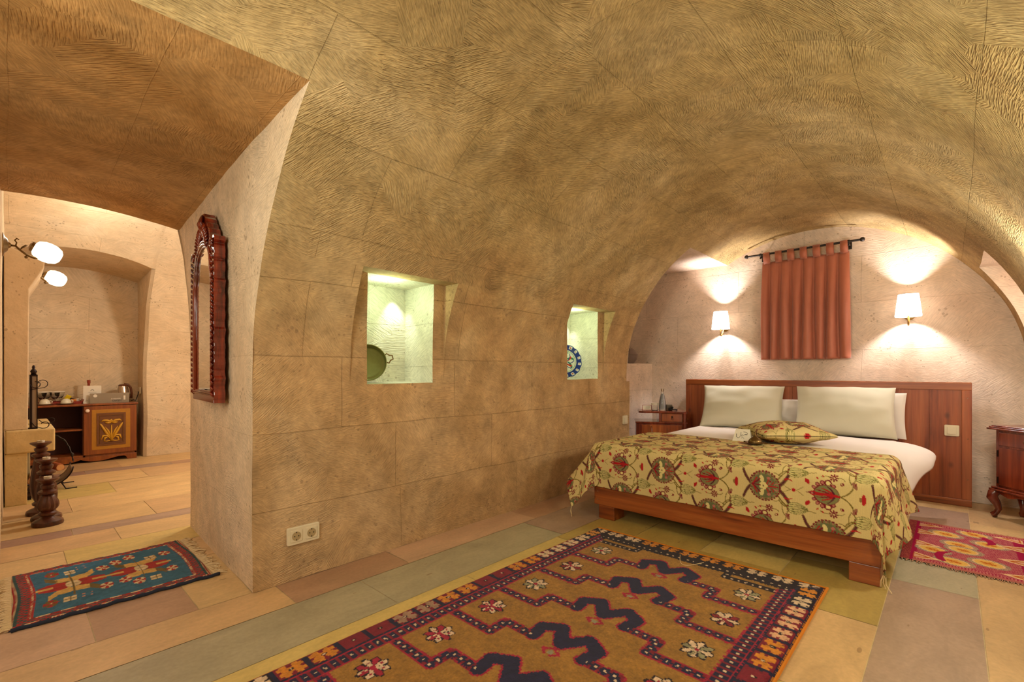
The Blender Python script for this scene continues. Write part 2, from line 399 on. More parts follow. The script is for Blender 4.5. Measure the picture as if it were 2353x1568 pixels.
# ------------------------------------------------------------------ room shell
YC, Z0, R = 0.94, 0.94, 1.35            # main vault: centre line, springing height, radius
YL, YR = YC + R, YC - R                  # side walls
XE = 5.0                                 # end wall
XP = 0.742                               # front corner of the pier
def jit(p, amp=0.006):
    q = Vector(p); a = noise.noise_vector(q * 2.1) * amp + noise.noise_vector(q * 7.3 + Vector((5, 2, 1))) * (amp * 0.28)
    return (p[0] + a.x, p[1] + a.y, p[2] + a.z)
def arcp(a): return (YC + R * math.cos(a), Z0 + R * math.sin(a))
def aZ(z): return math.asin(max(-1, min(1, (z - Z0) / R)))
def yarc(z): return YC + math.sqrt(max(0, R * R - (z - Z0) ** 2)) if z > Z0 else YL
def zarc(y): return Z0 + math.sqrt(max(0, R * R - (y - YC) ** 2))
ST = 0.06
def wallX(mb, x0, x1, z0, z1, y, flip=False):      # wall plane facing the room at constant y
    mb.surf(lambda u, v: jit((u, y, v)), lin(x0, x1, ST), lin(z0, z1, ST), lambda u, v: (u, v))
def wallY(mb, y0, y1, z0, z1, x):
    mb.surf(lambda u, v: jit((x, u, v)), lin(y0, y1, ST), lin(z0, z1, ST), lambda u, v: (u + 3, v))
def flat(mb, x0, x1, y0, y1, z):
    mb.surf(lambda u, v: jit((u, v, z)), lin(x0, x1, ST), lin(y0, y1, ST), lambda u, v: (u, v))
def arcs(mb, x0, x1, a0, a1):
    mb.surf(lambda u, a: jit((u,) + arcp(a)), lin(x0, x1, ST), lin(a0, a1, ST / R), lambda u, a: (u, Z0 + R * a))
def between(mb, x, ys, lo, hi, sx=None):            # cheek at x for y in ys, z from lo(y) to hi(y)
    n = 24
    mb.surf(lambda y, t: jit(((sx(y) if sx else x), y, lo(y) + (hi(y) - lo(y)) * t)), ys, [i / n for i in range(n + 1)],
            lambda y, t: (y + 1.3, lo(y) + (hi(y) - lo(y)) * t))
NT = 1.525; NB = 0.93
slots = [(1.21, 1.83, 1.31, 1.75), (3.01, 3.64, 3.11, 3.56)]
A_P = math.acos(0.76 / R); Z_P = Z0 + R * math.sin(A_P)        # passage crown line
ZA, ZR_ = 2.08, 1.74                                           # soffits of the two side recesses by the bed
XA = 4.06
wl = MB()
# left wall, straight part
for x0, x1 in ((XP, XA),):
    segs = [XP, 1.31, 1.75, 3.11, 3.56, XA]
    for a, b in zip(segs, segs[1:]):
        hole = (a, b) in ((1.31, 1.75), (3.11, 3.56))
        wallX(wl, a, b, 0, NB if hole else Z0, YL)
wallX(wl, XA, XA + 0.06, 0, 0.90, YL)
wallX(wl, -3, -0.35, 0, Z0, YL)
# vault cut by slots, passage and recesses
cl = MB(); wr = MB()
A1 = aZ(NT); AL = aZ(ZA); AR = PI - aZ(ZR_)
xs = [XP, 1.21, 1.83, 3.01, 3.64, XA]
for a, b in zip(xs, xs[1:]):
    slot = (a, b) in ((1.21, 1.83), (3.01, 3.64))
    if not slot: arcs(wl, a, b, 0, A1)
    arcs(cl, a, b, A1, PI)
arcs(wl, -3, -0.35, 0, A1); arcs(cl, -3, -0.35, A1, PI)
arcs(cl, -0.35, XP, A_P, PI)
arcs(cl, XA, XE, AL, AR)
arcs(cl, 4.72, XE, AR, PI)
wallX(wr, -3, XA, 0, Z0, YR); wallX(wr, 4.72, XE, 0, Z0, YR)
wc = MB()
for x in (XA, 4.72):                                             # recess on the right of the bed: two jambs, back and soffit
    wallY(wc, -1.05, YR, 0, Z0, x)
    ym = YC - math.sqrt(R * R - (ZR_ - Z0) ** 2)
    wallY(wc, -1.05, YR, Z0, ZR_, x)
    between(wc, x, lin(YR, ym, 0.02), lambda y: zarc(y), lambda y: ZR_)
wallX(wc, XA, 4.72, 0, ZR_, -1.05); flat(wc, XA, 4.72, -1.05, ym, ZR_)
# niche slots and boxes
nb = MB(); ns_ = MB()
for (s0, s1, n0, n1) in slots:
    for a, b in ((s0, n0), (n1, s1)): wallX(ns_, a, b, Z0, NT, YL)
    for x in (s0, s1): between(ns_, x, lin(yarc(NT), YL, 0.02), lambda y: zarc(y), lambda y: NT)
    flat(ns_, s0, s1, yarc(NT), YL, NT)
    # the deep box, splayed slightly inwards
    D = 0.30; k0, k1 = n0 + 0.0, n1 - 0.0
    wallX(nb, k0, k1, NB, NT, YL + D)
    wallY(nb, YL, YL + D, NB, NT, n0); wallY(nb, YL, YL + D, NB, NT, n1)
    flat(nb, n0, n1, YL, YL + D, NB); flat(nb, n0, n1, YL, YL + D, NT)
# recess on the left of the bed
YB1, YB2, ZL = 2.49, 2.95, 1.08
le = MB()
wallX(le, XA, XE, 0, ZL, YB1); flat(le, XA, XE, YB1, YB2, ZL); wallX(le, XA, XE, ZL, ZA, YB2)
flat(le, XA, XE, yarc(ZA), YB2, ZA)
wallY(le, YL, YB1, 0, 0.90, XA + 0.06); flat(le, XA, XA + 0.06, YL, YB1, 0.90); wallY(le, YL, YB1, 0.90, ZL, XA); wallY(le, YL, YB2, ZL, ZA, XA)
between(le, XA, lin(yarc(ZA), YL, 0.03), lambda y: zarc(y), lambda y: ZA)
# end wall and rear wall
we = MB(); wallY(we, -1.05, YB2, 0, 2.36, XE)
wb = MB(); wallY(wb, YR, YL, 0, 2.36, -3)
# passage to the left room
YF = 3.575                               # far face of the pier
RC, RZ, RR = 5.2225, 0.97, 1.6475        # left room vault
def rarc(y): return RZ + math.sqrt(max(0, RR * RR - (y - RC) ** 2)) if RC - RR < y < RC + RR else RZ
def cheekx(y): return XP + 0.048 * max(0, y - YL) / (YF - YL)
def backz(x): return 1.985 + 0.065 * (1 - ((x - 0.22) / 0.57) ** 2)
def backy(x): return RC - math.sqrt(RR * RR - (backz(x) - RZ) ** 2)
Y_P = YC + 0.76
def pz(x, y):
    t = (y - Y_P) / (backy(x) - Y_P); t = max(0, min(1, t)); return Z_P * (1 - t) + backz(x) * t
cp = MB()
cp.surf(lambda x, t: (lambda xx, yy: jit((xx, yy, pz(xx, yy))))(x + (cheekx(Y_P + (backy(x) - Y_P) * t) - XP) * max(0, x / XP), Y_P + (backy(x) - Y_P) * t), lin(-0.35, XP, 0.05), [i / 40 for i in range(41)], lambda x, t: (t * 2.2, x))
wp = MB()
yb = backy(0.79)
between(wp, 0, lin(Y_P, YL, 0.02), lambda y: zarc(y), lambda y: pz(cheekx(y), y), sx=cheekx)
between(wp, 0, lin(YL, YF, 0.05), lambda y: 0.0, lambda y: pz(cheekx(y), y), sx=cheekx)
between(wp, 0, lin(YF, yb, 0.02), lambda y: rarc(y), lambda y: pz(min(cheekx(y), 0.79), y), sx=lambda y: min(cheekx(y), 0.80))
wq = MB()
between(wq, -0.35, lin(Y_P, YL, 0.03), lambda y: zarc(y), lambda y: pz(-0.35, y)); between(wq, -0.35, lin(YL, 3.6, 0.06), lambda y: 0.0, lambda y: pz(-0.35, y))
wallX(wq, -0.35, -0.04, 0, 2.1, 3.6)
# left room
XR = 3.0
wf = MB()                                # pier back face
wallX(wf, 0.79, XR, 0, RZ, YF)
wk = MB()                                # back wall with the cupboard niche
NX0, NX1 = -0.04, 1.06
def ncz(x): return 2.075 + 0.09 * (1 - ((x - 0.5) / 0.56) ** 2)
wallX(wk, NX1 + 0.03, XR, 0, RZ, RC + RR); wk.surf(lambda u, t: jit((u, 7.25, t * (ncz(u) + 0.01))), lin(NX0, NX1, ST), [i / 40 for i in range(41)], lambda u, t: (u, t * 2.1))
cr = MB()
def ra(a): return (RC - RR * math.cos(a), RZ + RR * math.sin(a))
cr.surf(lambda u, a: jit((u,) + ra(a)), lin(NX1 + 0.03, XR, 0.06), lin(0, PI, 0.035), lambda u, a: (u, RR * a))
def vault_between(x, t):                 # above the passage opening and the cupboard niche
    a0 = math.asin((backz(min(x, 0.79)) - RZ) / RR) if x <= 0.79 else 0
    a1 = PI - math.asin((ncz(min(x, NX1)) + 0.05 - RZ) / RR)
    return a0 + (a1 - a0) * t
for (x0, x1) in ((-0.04, 0.79), (0.7901, NX1)):
    cr.surf(lambda u, t: jit((u,) + ra(vault_between(u, t))), lin(x0, x1, 0.05), [i / 90 for i in range(91)], lambda u, t: (u, RR * vault_between(u, t)))
# rounded niche corner strip from the vault over the jamb
def jamb_y(z): return RC + math.sqrt(RR * RR - (z - RZ) ** 2) if z > RZ else RC + RR
zt = ncz(NX1) + 0.05
cr.surf(lambda z, t: jit((NX1 + 0.03 * math.sin(t * PI / 2), jamb_y(z) + 0.03 * (1 - math.sin(t * PI / 2)) , z)), lin(RZ, zt, 0.05), [i / 5 for i in range(6)], lambda z, t: (z, t))
arcz = lin(math.asin((zt - RZ) / RR), PI / 2, 0.05)
cr.surf(lambda t, a: jit((NX1 + 0.03 * t, RC + RR * math.cos(a), RZ + RR * math.sin(a))), [0, 1], arcz, lambda t, a: (t, a))
wk.surf(lambda z, t: jit((NX1 + 0.03 * math.sin(t * PI / 2), RC + RR + 0.03 * (1 - math.sin(t * PI / 2)), z)), lin(0, RZ, 0.05), [i / 5 for i in range(6)], lambda z, t: (z, t))
wk.surf(lambda z, t: jit((NX1, jamb_y(z) + 0.03 + (7.25 - jamb_y(z) - 0.03) * t, z)), cuts([0, RZ, zt], 0.05), [i / 8 for i in range(9)], lambda z, t: (t * 0.5, z))
# niche soffit
wk.surf(lambda x, t: (lambda y0: jit((x, y0 + (7.25 - y0) * t, ncz(x) + 0.05 * (1 - t))))(RC + math.sqrt(RR * RR - (ncz(x) + 0.05 - RZ) ** 2)), lin(NX0, NX1, 0.05), [i / 14 for i in range(15)], lambda x, t: (x, t * 0.8))
wi = MB(); between(wi, -0.04, lin(3.6, 7.25, 0.06), lambda y: 0.0, lambda y: min(max(rarc(y), 2.2), 2.7))
wj = MB(); between(wj, XR, lin(YF, RC + RR, 0.06), lambda y: 0.0, lambda y: rarc(y))

def struct(name, mb, mat):
    o = mb.build(name, mat, smooth=50, recalc=False); o['kind'] = 'structure'; return o
struct('wall_left', wl, M['stone_wall']); struct('ceiling', cl, M['stone_vault']); struct('wall_right', wr, M['stone_end']); struct('wall_alcove', wc, M['stone_end'])
struct('wall_niche', nb, M['stone_niche']); struct('wall_niche', ns_, M['stone_wall']); struct('wall_recess', le, M['stone_end']); struct('wall_end', we, M['stone_end']); struct('wall_rear', wb, M['stone_wall'])
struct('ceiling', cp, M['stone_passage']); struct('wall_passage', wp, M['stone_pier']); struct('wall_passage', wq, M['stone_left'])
struct('wall_pier', wf, M['stone_left']); struct('wall_back', wk, M['stone_left']); struct('ceiling', cr, M['stone_left'])
struct('wall_hearth', wi, M['stone_left']); struct('wall_far', wj, M['stone_left'])

# ------------------------------------------------------------------ floor: long stone courses
TC = {'beige': srgb(206, 166, 118), 'pink': srgb(178, 138, 108), 'grey': srgb(172, 158, 128), 'yellow': srgb(206, 176, 106), 'purple': srgb(164, 128, 108),
      'sand': srgb(214, 176, 122), 'ochre': srgb(182, 152, 84), 'mauve': srgb(170, 140, 118), 'rose': srgb(200, 160, 128)}
rows = []   # (y0, y1, x breaks, colours)
def row(y0, y1, xb, cs): rows.append((y0, y1, xb, cs))
row(-1.05, -0.09, [-3, -1, 0.6, 1.9, 3.35, 4.3, XE], ['sand', 'beige', 'sand', 'beige', 'sand', 'beige'])
row(-0.09, 0.21, [-3, -1.4, 0.2, 1.3, 2.9, 3.9, 4.6, XE], ['grey', 'mauve', 'grey', 'mauve', 'grey', 'mauve', 'sand'])
row(0.21, 0.62, [-3, -1.2, 0.3, 1.7, 2.32, 2.9, 4, XE], ['yellow', 'beige', 'yellow', 'beige', 'ochre', 'yellow', 'beige'])
row(0.62, 1.02, [-3, -1, 0.6, 2.2, 2.62, 3.5, XE], ['yellow', 'ochre', 'yellow', 'ochre', 'yellow', 'beige'])
row(1.02, 1.40, [-3, -1, 1.1, 2.4, 3.3, XE], ['yellow', 'ochre', 'yellow', 'ochre', 'yellow'])
row(1.40, 1.736, [-3, -1.3, 0.4, 1.52, 2.25, 3.4, XE], ['yellow', 'ochre', 'yellow', 'yellow', 'ochre', 'yellow'])
row(1.736, 2.057, [-3, -1.1, 0.15, 1.14, 2.31, 3.3, 4.2, XE], ['purple', 'pink', 'grey', 'grey', 'mauve', 'pink', 'mauve'])
row(2.057, 2.30, [-3, -1.5, -0.15, 0.84, 1.42, 2.43, 3.3, XE], ['beige', 'sand', 'beige', 'pink', 'rose', 'pink', 'rose'])
row(2.30, 2.95, [-0.4, 0.215, 0.54, 3, XE], ['rose', 'pink', 'sand', 'beige'])
row(2.95, 3.32, [-0.4, 0.3, 3], ['sand', 'beige'])
row(3.32, 3.60, [-0.4, 0.2, 1.4, 3], ['sand', 'yellow', 'beige'])
row(3.60, 3.90, [-0.4, 0.45, 3], ['beige', 'sand'])
row(3.90, 4.07, [-0.4, 0.26, 1.4, 3], ['purple', 'mauve', 'sand'])
row(4.07, 4.55, [-0.4, 0.7, 3], ['sand', 'beige'])
row(4.55, 5.05, [-0.4, 0.3, 3], ['beige', 'sand'])
row(5.05, 5.55, [-0.4, 0.6, 3], ['yellow', 'sand'])
row(5.55, 6.10, [-0.4, 0.9, 3], ['sand', 'beige'])
row(6.10, 6.32, [-0.4, 0.5, 1.2, 3], ['purple', 'mauve', 'pink'])
row(6.32, 7.25, [-0.4, 0.8, 3], ['beige', 'sand'])
fv, ff, fc = [], [], []
g = 0.0016
for (y0, y1, xb, cs) in rows:
    for (x0, x1, cname) in zip(xb, xb[1:], cs):
        n = len(fv); c = TC[cname]; k = 1 + random.uniform(-0.05, 0.05); dz = random.uniform(-0.0008, 0.0004)
        fv += [(x0 + g, y0 + g, dz), (x1 - g, y0 + g, dz), (x1 - g, y1 - g, dz), (x0 + g, y1 - g, dz)]; ff.append((n, n + 1, n + 2, n + 3)); fc += [(c[0] * k, c[1] * k, c[2] * k, 1)] * 4
n = len(fv); fv += [(-3, -1.1, -0.003), (5.1, -1.1, -0.003), (5.1, 7.4, -0.003), (-3, 7.4, -0.003)]; ff.append((n, n + 1, n + 2, n + 3)); fc += [srgb(220, 190, 140)] * 4
me = bpy.data.meshes.new('floor'); me.from_pydata(fv, [], ff); ca = me.color_attributes.new('Col', 'FLOAT_COLOR', 'POINT'); ca.data.foreach_set('color', [x for c in fc for x in c])
m, t, p, N, L = nt('floor_stone')
a = N.new('ShaderNodeAttribute'); a.attribute_name = 'Col'; tc = N.new('ShaderNodeTexCoord'); O = tc.outputs['Object']
n1 = tex(N, L, 'Noise', mapping(N, L, O, scale=(1, 2.2, 1)), 3.0, Detail=5.0, Roughness=0.68, Distortion=0.6)
mr = N.new('ShaderNodeMapRange'); mr.inputs[1].default_value = 0.3; mr.inputs[2].default_value = 0.7; mr.inputs[3].default_value = 0.84; mr.inputs[4].default_value = 1.14; L.new(n1.outputs['Fac'], mr.inputs[0])
col = mixc(N, L, 1.0, a.outputs['Color'], mr.outputs[0], 'MULTIPLY')
n2 = tex(N, L, 'Noise', O, 60.0, Detail=3.0); mr2 = N.new('ShaderNodeMapRange'); mr2.inputs[1].default_value = 0.3; mr2.inputs[2].default_value = 0.7; mr2.inputs[3].default_value = 0.93; mr2.inputs[4].default_value = 1.06; L.new(n2.outputs['Fac'], mr2.inputs[0])
col = mixc(N, L, 1.0, col, mr2.outputs[0], 'MULTIPLY')
vo = tex(N, L, 'Voronoi', mapping(N, L, O, scale=(7, 22, 1)), 1.0); th = tex(N, L, 'Noise', O, 5.0)
pit = math_(N, L, 'LESS_THAN', vo.outputs['Distance'], math_(N, L, 'MULTIPLY', math_(N, L, 'SUBTRACT', th.outputs['Fac'], 0.50, True), 0.9))
col = mixc(N, L, math_(N, L, 'MULTIPLY', pit, 0.45), col, srgb(110, 72, 40))
L.new(col, p.inputs['Base Color']); p.inputs['Roughness'].default_value = 0.42; p.inputs['Specular IOR Level'].default_value = 0.35
b = N.new('ShaderNodeBump'); b.inputs['Strength'].default_value = 0.5; b.inputs['Distance'].default_value = 0.002; L.new(n1.outputs['Fac'], b.inputs['Height']); L.new(b.outputs[0], p.inputs['Normal'])
fo = link('floor', me, m); fo['kind'] = 'structure'
# ------------------------------------------------------------------ cloth draped over a box-shaped bed
def drape(a, b, x0, x1, y0, y1, zt, r=0.05, flL=0.2, flR=0.2, flF=0.03, wave=0.0, plump=0.0):
    """cloth point: a runs across the bed (along y), b runs towards the foot (towards -x); returns x, y, z"""
    da = max(0, y0 - a) - max(0, a - y1); db = max(0, x0 - b)
    side = -1 if da > 0 else 1; ad = abs(da)
    cx, cy = max(b, x0), min(max(a, y0), y1)
    s = math.hypot(ad, db)
    zz = zt + plump * math.sin(PI * (cy - y0) / (y1 - y0)) ** 0.5 * (1 if s == 0 else 1) if plump else zt
    if s < 1e-9: return Vector((cx, cy, zz + noise.noise(Vector((cx * 4, cy * 4, 3))) * 0.004))
    th = math.atan2(db, ad)
    fl = (flL if side > 0 else flR) * math.cos(th) ** 2 + flF * math.sin(th) ** 2
    fl += wave * math.sin(th * 2) * (math.sin(7 * th) * 0.6 + 0.25)
    if s < r * PI / 2: o, d = r * math.sin(s / r), r * (1 - math.cos(s / r))
    else:
        e = s - r * PI / 2; o = r + e * fl; d = r + e * math.sqrt(max(0.05, 1 - fl * fl))
    o += 0.006 * math.sin((a if th > 0.7 else b) * 21) * min(1, s / 0.2)
    lim = zt - 0.012
    if d > lim: o += (d - lim) * 0.6; d = lim
    return Vector((cx - o * math.sin(th), cy + side * o * math.cos(th), zt - d))
def clothgrid(name, f, us, vs, mat, parent=None, colf=None, thick=0.004):
    n, m = len(us), len(vs)
    V = [tuple(f(u, v)) for u in us for v in vs]
    F = [(i * m + j, (i + 1) * m + j, (i + 1) * m + j + 1, i * m + j + 1) for i in range(n - 1) for j in range(m - 1)]
    me = bpy.data.meshes.new(name); me.from_pydata(V, [], F)
    if colf is not None:
        ca = me.color_attributes.new('Col', 'FLOAT_COLOR', 'POINT')
        UU, VV = np.meshgrid(np.array(us), np.array(vs), indexing='ij')
        c = colf(UU, VV).reshape(-1, 3); ca.data.foreach_set('color', np.concatenate([c, np.ones((len(c), 1))], 1).astype(np.float32).ravel())
    o = link(name, me, mat, parent, True)
    if thick:
        sm = o.modifiers.new('thickness', 'SOLIDIFY'); sm.thickness = thick; sm.offset = 0
    return o
def rng(a, b, st): return list(np.linspace(a, b, int(round(abs(b - a) / st)) + 1))
C3 = lambda r, g, b: np.array(srgb(r, g, b)[:3])

# ------------------------------------------------------------------ woven pattern of the bedspread (drawn in numbers, metres)
TW, TH, RES = 0.562, 0.40, 0.0016
nx_, ny_ = int(TW / RES), int(TH / RES)
TILE = np.zeros((nx_, ny_, 3)); TILE[:] = C3(212, 186, 126)
GX, GY = np.meshgrid((np.arange(nx_) + .5) * RES, (np.arange(ny_) + .5) * RES, indexing='ij')
def wr_(cx, cy):
    dx = (GX - cx + TW / 2) % TW - TW / 2; dy = (GY - cy + TH / 2) % TH - TH / 2; return dx, dy
def paint(mask, c): TILE[mask] = c
def dot(cx, cy, rx, ry, c, ang=0, off=None):
    dx, dy = wr_(cx, cy); ca, sa = math.cos(ang), math.sin(ang)
    u, v = dx * ca + dy * sa, -dx * sa + dy * ca
    paint((u / rx) ** 2 + (v / ry) ** 2 < 1, c)
def stroke(pts, w, c, w2=None):
    n = len(pts) - 1
    for i in range(n):
        (x0, y0), (x1, y1) = pts[i], pts[i + 1]; dx, dy = wr_((x0 + x1) / 2, (y0 + y1) / 2)
        lx, ly = (x1 - x0) / 2, (y1 - y0) / 2; l2 = lx * lx + ly * ly + 1e-12
        t = np.clip((dx * lx + dy * ly) / l2, -1, 1); ww = w if w2 is None else w + (w2 - w) * ((i + (t + 1) / 2) / n)
        paint(np.hypot(dx - t * lx, dy - t * ly) < ww, c)
def bez(p0, p1, p2, n=10): return [((1-t)**2*p0[0]+2*t*(1-t)*p1[0]+t*t*p2[0], (1-t)**2*p0[1]+2*t*(1-t)*p1[1]+t*t*p2[1]) for t in [i/n for i in range(n+1)]]
G1, G2, RD, MR, PK, CR, BR, DP, OL = C3(128,122,76), C3(106,106,70), C3(176,30,34), C3(122,32,40), C3(184,110,96), C3(226,204,136), C3(116,82,52), C3(86,30,44), C3(120,98,40)
for (ox, oy) in ((0.0, 0.0), (TW / 2, TH / 2)):
    mx, my = ox, oy                        # round medallion
    for sg in (-1, 1):                     # four brown leaf bands
        stroke(bez((mx+.062, my+.004*sg), (mx+.10, my+.030*sg), (mx+.122, my+.092*sg)), .0095, BR, .0075)
        stroke(bez((mx+.066, my+.006*sg), (mx+.10, my+.032*sg), (mx+.120, my+.088*sg)), .003, DP)
        stroke(bez((mx-.066, my+.006*sg), (mx-.09, my+.03*sg), (mx-.105, my+.075*sg)), .0085, BR, .0065)
        stroke(bez((mx-.066, my+.006*sg), (mx-.09, my+.03*sg), (mx-.103, my+.07*sg)), .0028, DP)
        stroke(bez((mx+.058, my+.03*sg), (mx+.09, my+.085*sg), (mx+.125, my+.10*sg)), .0035, OL, .0022)   # thin green stems
        stroke(bez((mx+.085, my+.075*sg), (mx+.08, my+.11*sg), (mx+.095, my+.135*sg)), .002, OL)
        stroke(bez((mx+.075, my+.06*sg), (mx+.055, my+.075*sg), (mx+.045, my+.072*sg)), .0016, OL)
        stroke(bez((mx+.098, my+.048*sg), (mx+.108, my+.056*sg), (mx+.128, my+.045*sg)), .0045, RD, .002)
    for k in range(30):
        a = 2 * PI * k / 30; rr = .074
        if abs(math.sin(a)) > .25 or math.cos(a) > 0: dot(mx + rr*math.cos(a)*.98, my + rr*math.sin(a), .0065, .0065, MR)
    dot(mx, my, .070, .073, G1)
    dot(mx, my, .058, .061, G2)
    for k in range(26):
        a = 2 * PI * k / 26; dot(mx + .064*math.cos(a), my + .067*math.sin(a), .0035, .0035, PK if k % 2 else MR)
    for sg in (-1, 1):
        dot(mx-.012, my+.036*sg, .011, .019, CR, .2*sg)
        stroke(bez((mx-.062, my), (mx-.04, my+.012*sg), (mx-.022, my+.034*sg)), .0042, MR); stroke(bez((mx-.06, my), (mx-.045, my+.02*sg), (mx-.035, my+.04*sg)), .003, RD)
        for q in range(4): stroke([(mx+.012+q*.012, my+.01*sg), (mx+.022+q*.012, my+(.034-q*.005)*sg)], .0026, PK if q % 2 else RD)
        dot(mx+.022, my+.042*sg, .009, .007, PK); dot(mx+.03, my+.026*sg, .005, .005, MR)
    for k in range(5):
        a = 2*PI*k/5; dot(mx-.004+.012*math.cos(a), my+.012*math.sin(a), .0095, .0095, CR)
    dot(mx-.004, my, .0045, .0045, BR)
    stroke([(mx-.062, my), (mx-.02, my)], .004, MR); stroke([(mx+.02, my), (mx+.058, my)], .003, RD)
    px_, py_ = ox + TW / 2, oy             # palmette
    for sg in (-1, 1):
        stroke(bez((px_+.052, py_), (px_+.085, py_+.012*sg), (px_+.10, py_+.045*sg)), .003, OL)
        stroke(bez((px_+.10, py_+.04*sg), (px_+.10, py_+.075*sg), (px_+.115, py_+.095*sg)), .0022, OL)
        dot(px_+.108, py_+.06*sg, .008, .018, C3(150,98,74), .5*sg); dot(px_+.112, py_+.066*sg, .004, .008, MR, .3)
        for q, (ax, ay, rr) in enumerate(((-.058,.03,.009),(-.043,.047,.010),(-.022,.058,.0105),(.002,.058,.016),(.024,.046,.010))):
            dot(px_+ax, py_+ay*sg, rr, rr, MR); dot(px_+ax, py_+ay*sg, rr*.62, rr*.62, PK if q != 3 else CR)
    dot(px_-.006, py_, .056, .05, MR); dot(px_-.004, py_, .052, .046, G1)
    for sg in (-1, 1):
        for q in range(3): stroke(bez((px_+.03, py_), (px_-.005+.012*q, py_+(.014+.008*q)*sg), (px_-.045+.022*q, py_+(.018+.011*q)*sg)), .0048, [MR, RD, DP][q], .002)
    stroke([(px_+.045, py_), (px_-.05, py_)], .0055, RD, .008); dot(px_-.062, py_, .017, .011, RD); stroke([(px_-.06, py_), (px_-.092, py_)], .006, MR, .001)
    dot(px_-.066, py_, .006, .005, PK)
    for sg in (-1, 1):                      # tulips, carnations, small flowers between
        tx, ty = ox + .155, oy + .093 * sg
        TB, TO, TL = C3(170, 158, 96), C3(110, 98, 48), C3(222, 202, 138)
        for w in (.024, .012, 0.0):
            for s2 in ((1,) if w == 0 else (-1, 1)):
                pp = bez((tx-.044, ty+s2*w*.45), (tx-.016, ty+s2*w*1.75), (tx+.040, ty+s2*w*.22), 12)
                stroke(pp, .0068, TO, .0026); stroke(pp, .0046, TB, .0012); stroke(pp[1:-3], .0017, TL, .0008)
        dot(tx-.046, ty+.008, .004, .004, MR); dot(tx-.046, ty-.008, .004, .004, MR)
        stroke(bez((tx-.046, ty), (tx-.07, ty-.004*sg), (tx-.085, ty-.03*sg)), .0026, OL)
        stroke([(tx+.03, ty), (tx+.075, ty+.008*sg)], .0016, OL)
        fx, fy = ox + TW / 2 + .025, oy + .088 * sg
        for k in range(8):
            a = 2*PI*k/8; stroke([(fx+.005*math.cos(a), fy+.005*math.sin(a)), (fx+.016*math.cos(a), fy+.016*math.sin(a))], .0018, MR, .0042)
        stroke(bez((fx-.055, fy-.004*sg), (fx-.035, fy+.008*sg), (fx-.016, fy)), .0016, OL); dot(fx-.045, fy, .006, .003, RD, .8); dot(fx-.068, fy-.012*sg, .007, .0035, RD, -.7*sg)
        stroke(bez((fx+.016, fy), (fx+.035, fy+.004*sg), (fx+.045, fy-.012*sg)), .0016, OL); dot(fx+.034, fy-.028*sg, .009, .007, MR, .5*sg); dot(fx+.031, fy-.028*sg, .003, .003, CR)
        cx_, cy_ = ox + .188, oy + .050 * sg
        for k in range(5):
            a = PI * (.35 + .3 * k / 4) * 2 - 2.6 * sg; stroke([(cx_, cy_), (cx_+.015*math.cos(a), cy_+.015*math.sin(a))], .0016, RD, .0036)
        dot(ox-.14+TW, oy+.0, .009, .026, RD); dot(ox-.152+TW, oy+.0, .005, .012, C3(140,110,60))
    dot(ox+.135, oy, .009, .009, RD); stroke([(ox+.148, oy), (ox+.178, oy+.022)], .0012, OL); stroke([(ox+.148, oy), (ox+.178, oy-.022)], .0012, OL)
    stroke([(ox+.122, oy), (ox+.085, oy+.02)], .0012, OL); stroke([(ox+.122, oy), (ox+.085, oy-.02)], .0012, OL)
_rs = np.random.RandomState(3)
def sample_tile(U, V):
    i = np.floor((U % TW) / RES).astype(int) % nx_; j = np.floor((V % TH) / RES).astype(int) % ny_
    return TILE[i, j]

# ------------------------------------------------------------------ bed
bed = thing('bed', 'low wooden double bed with reddish brown frame on block feet, under the patterned spread', 'bed', (0, 0, 0))
BY0, BY1, BX0, BX1 = 0.234, 1.79, 2.74, 4.79
b = MB(); b.box(BX0, BX0 + 0.03, BY0, BY1, 0.09, 0.215); b.build('foot_rail', M['bed_wood'], bed, bevel=0.003)
for y in (BY0, BY1 - 0.03):
    b = MB(); b.box(BX0 + 0.03, BX1, y, y + 0.03, 0.09, 0.215); b.build('side_rail', M['bed_wood'], bed, bevel=0.003)
for x in (BX0 + 0.03, 4.6):
    for y in (BY0 + 0.004, BY1 - 0.155):
        b = MB(); b.box(x - 0.028 * (x < 3), x + 0.10, y, y + 0.12, 0.0, 0.09); b.build('leg', M['bed_wood'], bed, bevel=0.003)
b = MB(); b.box(BX0 + 0.03, BX1 - 0.01, BY0 + 0.03, BY1 - 0.03, 0.12, 0.15); b.build('slat_base', M['bed_wood'], bed)
b = MB(); b.box(BX0 + 0.07, BX1 - 0.01, BY0 + 0.06, BY1 - 0.06, 0.15, 0.455); b.build('mattress', M['linen'], bed, smooth=40, bevel=0.04, seg=4)
for z in (0.125, 0.18):
    b = MB(); b.lathe([(0.004, -0.001), (0.004, 0.001)], n=10, M=Matrix.Translation((BX0 - 0.0005, BY1 - 0.03, z)) @ Matrix.Rotation(PI / 2, 4, 'Y')); b.build('screw', M['steel'], bed)

